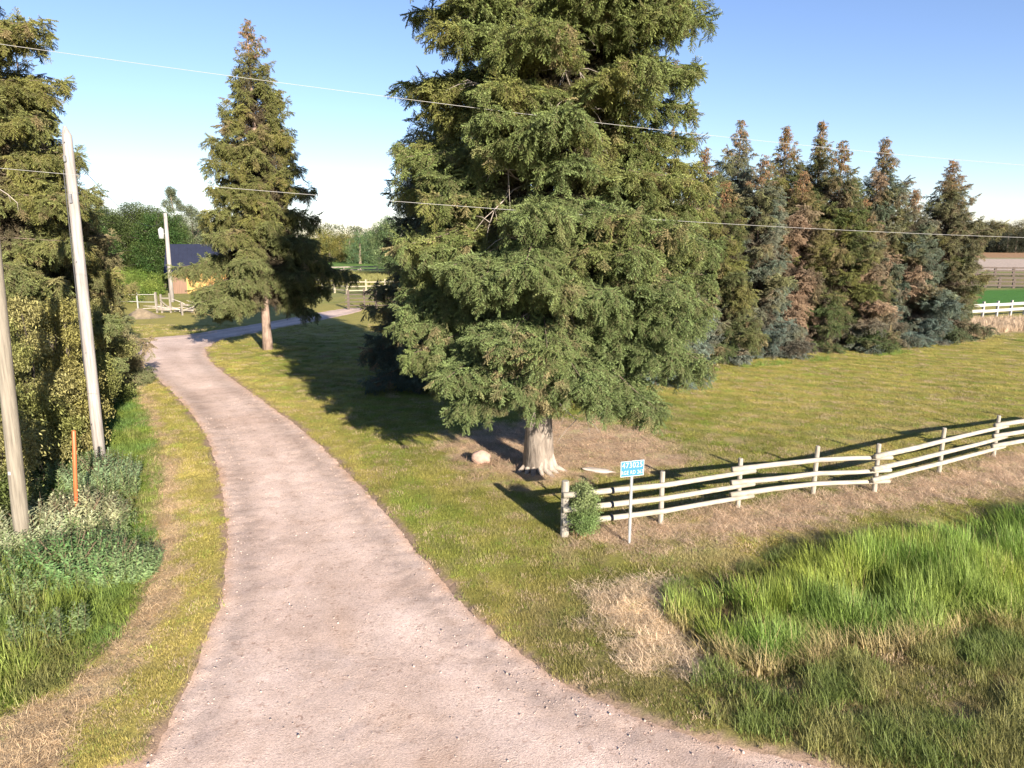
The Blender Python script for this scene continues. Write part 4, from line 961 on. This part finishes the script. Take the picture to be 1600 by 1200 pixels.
for sgn, ang in ((0, 1), (1, -1)):
    sl = math.atan2(RH, BW/2); Ls = math.hypot(RH, BW/2)+.45
    n_p = 24
    rf = None; mb = MB(); yc = BW/4 if sgn == 0 else BW*3/4
    cy = yc+(-.16 if sgn == 0 else .16); cz = EH+RH/2-.16+.05
    mb.box((BL_/2, cy, cz), (BL_+.9, Ls, .05), 0, 0, sl*ang); rf = mb.build('roof', M_ROOF, barn)
    mb = MB()
    for k in range(n_p+1):
        xx = -.42+(BL_+.84)*k/n_p; c_ = Vector((xx, cy, cz))+Vector((0, -math.sin(sl)*ang, math.cos(sl)))*.04; mb.box(c_, (.05, Ls-.02, .04), 0, 0, sl*ang)
    mb.build('roof_ribs', M_ROOF, rf)
mb = MB(); mb.box((-.06, 1.4, 1.8), (.06, .9, .7)); mb.build('window', M_WHITE, barn)
mb = MB(); mb.box((1.2, -.06, 1.05), (1.5, .05, 2.1)); mb.build('door', M_WALLD, barn)

GRN = (.052, .075, .022)
for i, (px, py, Y, rad, lab, cc) in enumerate([(165,326,98,5.2,'round dense green tree behind the white pole',GRN),(215,316,104,5.8,'broad dark green tree left of the barn',GRN),(248,330,99,4.4,'dark green tree beside the distant pole',(.05,.10,.025)),(128,335,92,4.5,'green tree at the left end of the background trees',(.06,.11,.03))]):
    q = atY(px, py, Y); broadleaf('deciduous_tree', lab, 'tree', q[0], Y, q[2], rad, 500+i, cc, n=5200, leafs=2.7, z0=.12, group='green trees left of the barn', nblob=26, tr=.3, c2=(.095, .125, .035))
for i, (px, py, Y, rad, lab) in enumerate([(265,286,128,2.4,'thin bare topped poplar directly above the barn'),(298,318,132,3.6,'sparse grey green poplar above the barn roof'),(318,330,140,3.,'thin poplar half hidden by the driveway spruce'),(150,300,130,2.6,'sparse poplar rising behind the green trees')]):
    q = atY(px, py, Y); broadleaf('poplar_tree', lab, 'tree', q[0], Y, q[2], rad, 520+i, (.13, .155, .08), n=2000, leafs=2.6, z0=.25, group='sparse poplars behind the barn', nblob=16, tr=.18, bark=M_BARK, c2=(.18, .2, .12))
q = atY(135, 289, 110); spruce('pointed young spruce top above the green trees left', q[0], 110, q[2], 2.6, 540, (.05, .08, .05), far=True, z0=.5, nb=60, step=.6, sprl=.8, trunk_r=.2)
for i, (px, py, h, r, lab) in enumerate([(196,452,2.6,3.4,'low green shrub left of the wire fence'),(224,457,2.3,3.0,'bright green shrub in front of the dark trees'),(240,461,1.5,1.7,'small green shrub left of the distant pole'),(186,474,3.4,2.6,'leafy green bush at the corner of the hedge'),(322,468,1.0,1.5,'dark shrub below the barn wall')]):
    x, y = G(px, py); broadleaf('green_shrub', lab, 'shrub', x, y, h, r, 560+i, (.13, .20, .035), n=1100, leafs=2.0, z0=.05, group='low green shrubs before the barn', nblob=16, tr=.05, stems=3, c2=(.26, .30, .07), kind_trunk='stems')

# generic far fence, each post and rail a part
def far_fence(name, label, A, B, nposts, rails, h, m, rt=.12, pw=.16, cat='fence', thick=.05):
    T = empty(name, (A[0], A[1], 0)); tag(T, label, cat)
    d = Vector((B[0]-A[0], B[1]-A[1], 0)); L = d.length; d.normalize(); ang = math.atan2(d.y, d.x)
    mb = MB(); mb.box((0, 0, h/2-.05), (pw, pw, h+.1), ang); p0 = mb.build('post', m, T); me = p0.data
    for k in range(1, nposts):
        o = bpy.data.objects.new('post', me); col.objects.link(o); o.parent = T; o.location = d*L*k/(nposts-1)
    bay = L/(nposts-1); me = None
    for k in range(nposts-1):
        for rz in rails:
            if me is None:
                mb = MB(); mb.box((0, 0, 0), (bay-.01, thick, rt), 0); o = mb.build('rail', m, T); me = o.data
            else: o = bpy.data.objects.new('rail', me); col.objects.link(o); o.parent = T
            c_ = d*(bay*(k+.5))+Vector((d.y, -d.x, 0))*(pw/2+.03); o.location = (c_.x, c_.y, rz+.02*((k*7+int(rz*10)) % 3-1)); o.rotation_euler = (0, 0, ang)
    return T
M_FW = mat_plain('white_boards', (.36, .345, .32), .7, .2, 3); M_FG = mat_plain('grey_rails', (.22, .19, .155), .85, .3, 3); M_FD = mat_plain('dark_rails', (.10, .075, .062), .85, .3, 3); M_FT = mat_plain('tan_rails', (.32, .28, .20), .85, .2, 3)
far_fence('board_fence', 'white two board fence right of the spruce row', G(1512,497), G(1680,487), 9, [.55, 1.05], 1.35, M_FW, .24)
far_fence('board_fence', 'nearer dark board fence beyond the green pasture', G(1495,449), G(1720,452), 11, [.35, .85, 1.35], 1.5, M_FD, .2, .3)
far_fence('board_fence', 'farther dark board fence at the edge of the pale field', G(1470,431), G(1760,434), 11, [.45, 1.0, 1.5], 1.65, M_FD, .26, .35)
far_fence('rail_fence', 'upper grey rail fence seen between the two spruces', G(430,432), G(640,429), 9, [.5, 1.0, 1.5], 1.6, M_FG, .22, .2)
far_fence('rail_fence', 'pale rail fence in front of the paddock weeds', G(542,460), G(660,457), 5, [.45, .95, 1.45], 1.75, M_FT, .13, .16)
far_fence('rail_fence', 'pale rail fence meeting the paddock corner post', G(542,460), G(470,452), 5, [.45, .95, 1.45], 1.7, M_FT, .13, .2)
# dark corral gate in shade
gx, gy = G(545, 483); gT = empty('corral_gate', (gx, gy, 0), R(6)); tag(gT, 'dark tube corral gate in the shade behind the lawn', 'gate')
for k, xx in enumerate((0, 1.5, 2.6, 4.3)):
    mb = MB(); mb.box((xx, 0, .9+.1*(k % 2)), (.14 if k % 2 else .22, .14, 1.8+.2*(k % 2))); mb.build('post', M_FD, gT)
for zz in (.35, .7, 1.05, 1.4):
    mb = MB(); mb.box((2.15, -.1, zz), (4.9, .05, .09)); mb.build('rail', M_FD, gT)
# wire fence with small white gate
x0, y0 = G(196, 481); x1, y1 = G(244, 482)
wf = far_fence('wire_fence', 'thin pale wire fence in front of the green shrubs', (x0-4, y0), (x1, y1), 5, [.65, 1.35], 1.5, M_FW, .05, .09)
gx, gy = G(246, 489); gT = empty('small_gate', (gx, gy, 0)); tag(gT, 'small weathered white gate near the distant pole', 'gate')
for xx, hh in ((0, 1.9), (.45, 1.7), (1.25, 1.8)): 
    mb = MB(); mb.box((xx, 0, hh/2), (.14, .14, hh)); mb.build('post', M_FG, gT)
for zz in (.25, 1.35): 
    mb = MB(); mb.box((.85, -.1, zz), (.9, .05, .12)); mb.build('rail', M_FG, gT)
mb = MB(); mb.box((.85, -.16, .8), (1.2, .04, .1), 0, 0, 0, .75); mb.build('brace', M_FG, gT)
# leaning pale poles and fence in the shade
bt = empty('brush_pile', (*G(285, 488), 0)); tag(bt, 'heap of pale dead branches and poles in the shade beside the small gate', 'brush pile'); rn = random.Random(12)
for k in range(26):
    a = rn.uniform(-.5, .5)+(math.pi if k % 2 else 0); L = rn.uniform(1.2, 3.6); p = Vector((rn.uniform(-.8, 5.2), rn.uniform(-.8, .8), rn.uniform(.05, .4))); e = p+Vector((math.cos(a)*L, rn.uniform(-.6, .6), rn.uniform(-.1, .9)))
    mb = MB(); mb.tube([p, p.lerp(e, .5)+Vector((0, 0, .1)), e], [.06, .045, .02], 6); mb.build('branch', M_DEAD, bt)
far_fence('rail_fence', 'low rail fence in the shade left of the driveway spruce', G(285,493), G(430,482), 6, [.45, .95], 1.2, M_FG, .11, .14)
# mound
x, y = G(222, 496); xs2 = np.linspace(-2.6, 2.6, 40); ys2 = np.linspace(-2, 2, 30)
o = sheet('dirt_mound', xs2, ys2, lambda a, b: .75*np.exp(-(a/1.25)**2-(b/1.0)**2)*(1+.35*(fbm(a, b, 2, 5, 3)-.5))-.06, mat_plain('mound_soil', (.25, .19, .12), .95, .4, 3, bmp=.8)); o.location = (x, y, 0)
del o['kind']; tag(o, 'small mound of brown soil on the grass before the wire fence', 'mound')

ORD = ['first','second','third','fourth','fifth','sixth','seventh','eighth','ninth','tenth','eleventh','twelfth']
# far tree lines
def treeline(pxs, Y, h, rad, colr, lab, group, seed, n=500, ls=5., name='distant_tree'):
    rn = random.Random(seed)
    for i, px in enumerate(pxs):
        Yi = Y+rn.uniform(-6, 6); x = (px-800)/F*Yi; hh = h*rn.uniform(.82, 1.15)
        broadleaf(name, lab[i % len(lab)] if isinstance(lab, list) else lab, 'tree', x, Yi, hh, rad*rn.uniform(.8, 1.2), seed+i, tuple(np.array(colr)*rn.uniform(.8, 1.2)), n=n, leafs=ls, z0=.04, group=group, nblob=16, tr=.35, bark=M_BARK, twigs=False)
treeline(range(1511, 1622, 11), 330, 15, 5.6, (.12, .115, .055), [o_+' autumn tinted tree of the far wood, counted rightward from the spruce row' for o_ in ORD], 'far wood on the right', 600, 600, 5.5)
treeline(range(1508, 1625, 13), 322, 9, 5., (.045, .055, .04), [o_+' low dark tree at the near edge of the far wood, counted rightward' for o_ in ORD], 'undergrowth of the far wood', 640, 500, 5.)
treeline([505, 520, 536, 552], 200, 8.5, 5.0, (.17, .18, .06), ['yellow green bush beyond the left field, far left','yellow green bush beyond the left field, second','rounded yellow green bush beyond the field','last yellow green bush beside the dark tree'], 'bushes beyond the paddock', 680, 800, 3.6)
treeline([566, 580, 596, 612], 190, 9., 5., (.09, .15, .07), ['dark green tree at the gap between the spruces','green tree just left of the shaded spruce','dark tree behind the shaded spruce tips','tree hidden behind the shaded spruce'], 'green trees beyond the paddock', 700, 800, 3.4)
q = atY(606, 336, 120); broadleaf('deciduous_tree', 'taller pale green tree peeking out left of the shaded spruce', 'tree', q[0], 120, q[2], 4.2, 720, (.11, .17, .07), n=2200, leafs=2.8, z0=.15, nblob=20, tr=.25, c2=(.2, .24, .1))
# wooded horizon: one far mass
n = 26000; x = rng.uniform(-620, 620, n); y = 430+30*fbm(x, x*0, .01, 3, 2)+rng.uniform(-6, 6, n); top = 9+9*fbm(x, x*0, .035, 6, 4)
z = top*rng.random(n)**.7; m = fbm(x, z, .05, 7, 3)[:, None]
o = scatter('far_wood', LEAVES, [M_LEAF, M_TWIG], np.stack([x, y, z], 1), rng.uniform(-1, 1, (n, 3))*3, rng.uniform(7, 13, n), (np.array((.07, .10, .045))*(1-m)+np.array((.14, .14, .07))*m)*rng.uniform(.7, 1.2, (n, 1)), rng.integers(0, 3, n)); tag(o, 'low belt of woods along the horizon behind the fields', kind='stuff')
# weeds in the paddock and dry grass by the white fence
for nm, poly, cc, hgt, lab in (('paddock_weeds', [G(*p) for p in [(450,447),(640,445),(640,430),(450,430)]], (.22, .21, .07), 1.0, 'olive weeds standing in the paddock beyond the lawn'),
                          ('dry_grass', [G(*p) for p in [(1500,532),(1560,519),(1800,508),(1800,494),(1500,502)]], (.46, .35, .24), .55, 'tall dry tan grass below the white board fence')):
    bx_ = [p[0] for p in poly]; by_ = [p[1] for p in poly]; x, y = rand_xy(9000, min(bx_), max(bx_), min(by_), max(by_)); k = (sdist(x, y, poly) > 0) & inview(x, y, 60); x, y = x[k][:4500], y[k][:4500]; n = len(x)
    o = scatter(nm, [proto_tall(s, 12, .3, 1., .05, 2, .5) for s in (91, 92)], [M_GRASS], np.stack([x, y, height(x, y)], 1), np.stack([rng.normal(0, .1, n), rng.normal(0, .1, n), rng.uniform(0, 6.3, n)], 1), np.full(n, hgt)*rng.uniform(.6, 1.2, n), np.array(cc)*rng.uniform(.7, 1.3, (n, 1)), rng.integers(0, 2, n)); tag(o, lab, kind='stuff')
# longer grass at the feet of the row
x, y = rand_xy(9000, 8, 34, 35, 50); q = (y-(38.2+(x-11)*.43)); k = (np.abs(q+1.3) < .6) & (fbm(x, y, .5, 22, 2) > .58); x, y = x[k], y[k]; n = len(x)
o = scatter('grass_fringe', RG, [M_GRASS], np.stack([x, y, height(x, y)], 1), np.stack([rng.normal(0, .1, n), rng.normal(0, .1, n), rng.uniform(0, 6.3, n)], 1), rng.uniform(.5, 1.0, n), np.array((.19, .26, .055))*rng.uniform(.7, 1.3, (n, 1)), rng.integers(0, 3, n)); tag(o, 'unmown green grass along the feet of the spruce row', kind='stuff')
print('objects', len(bpy.data.objects))
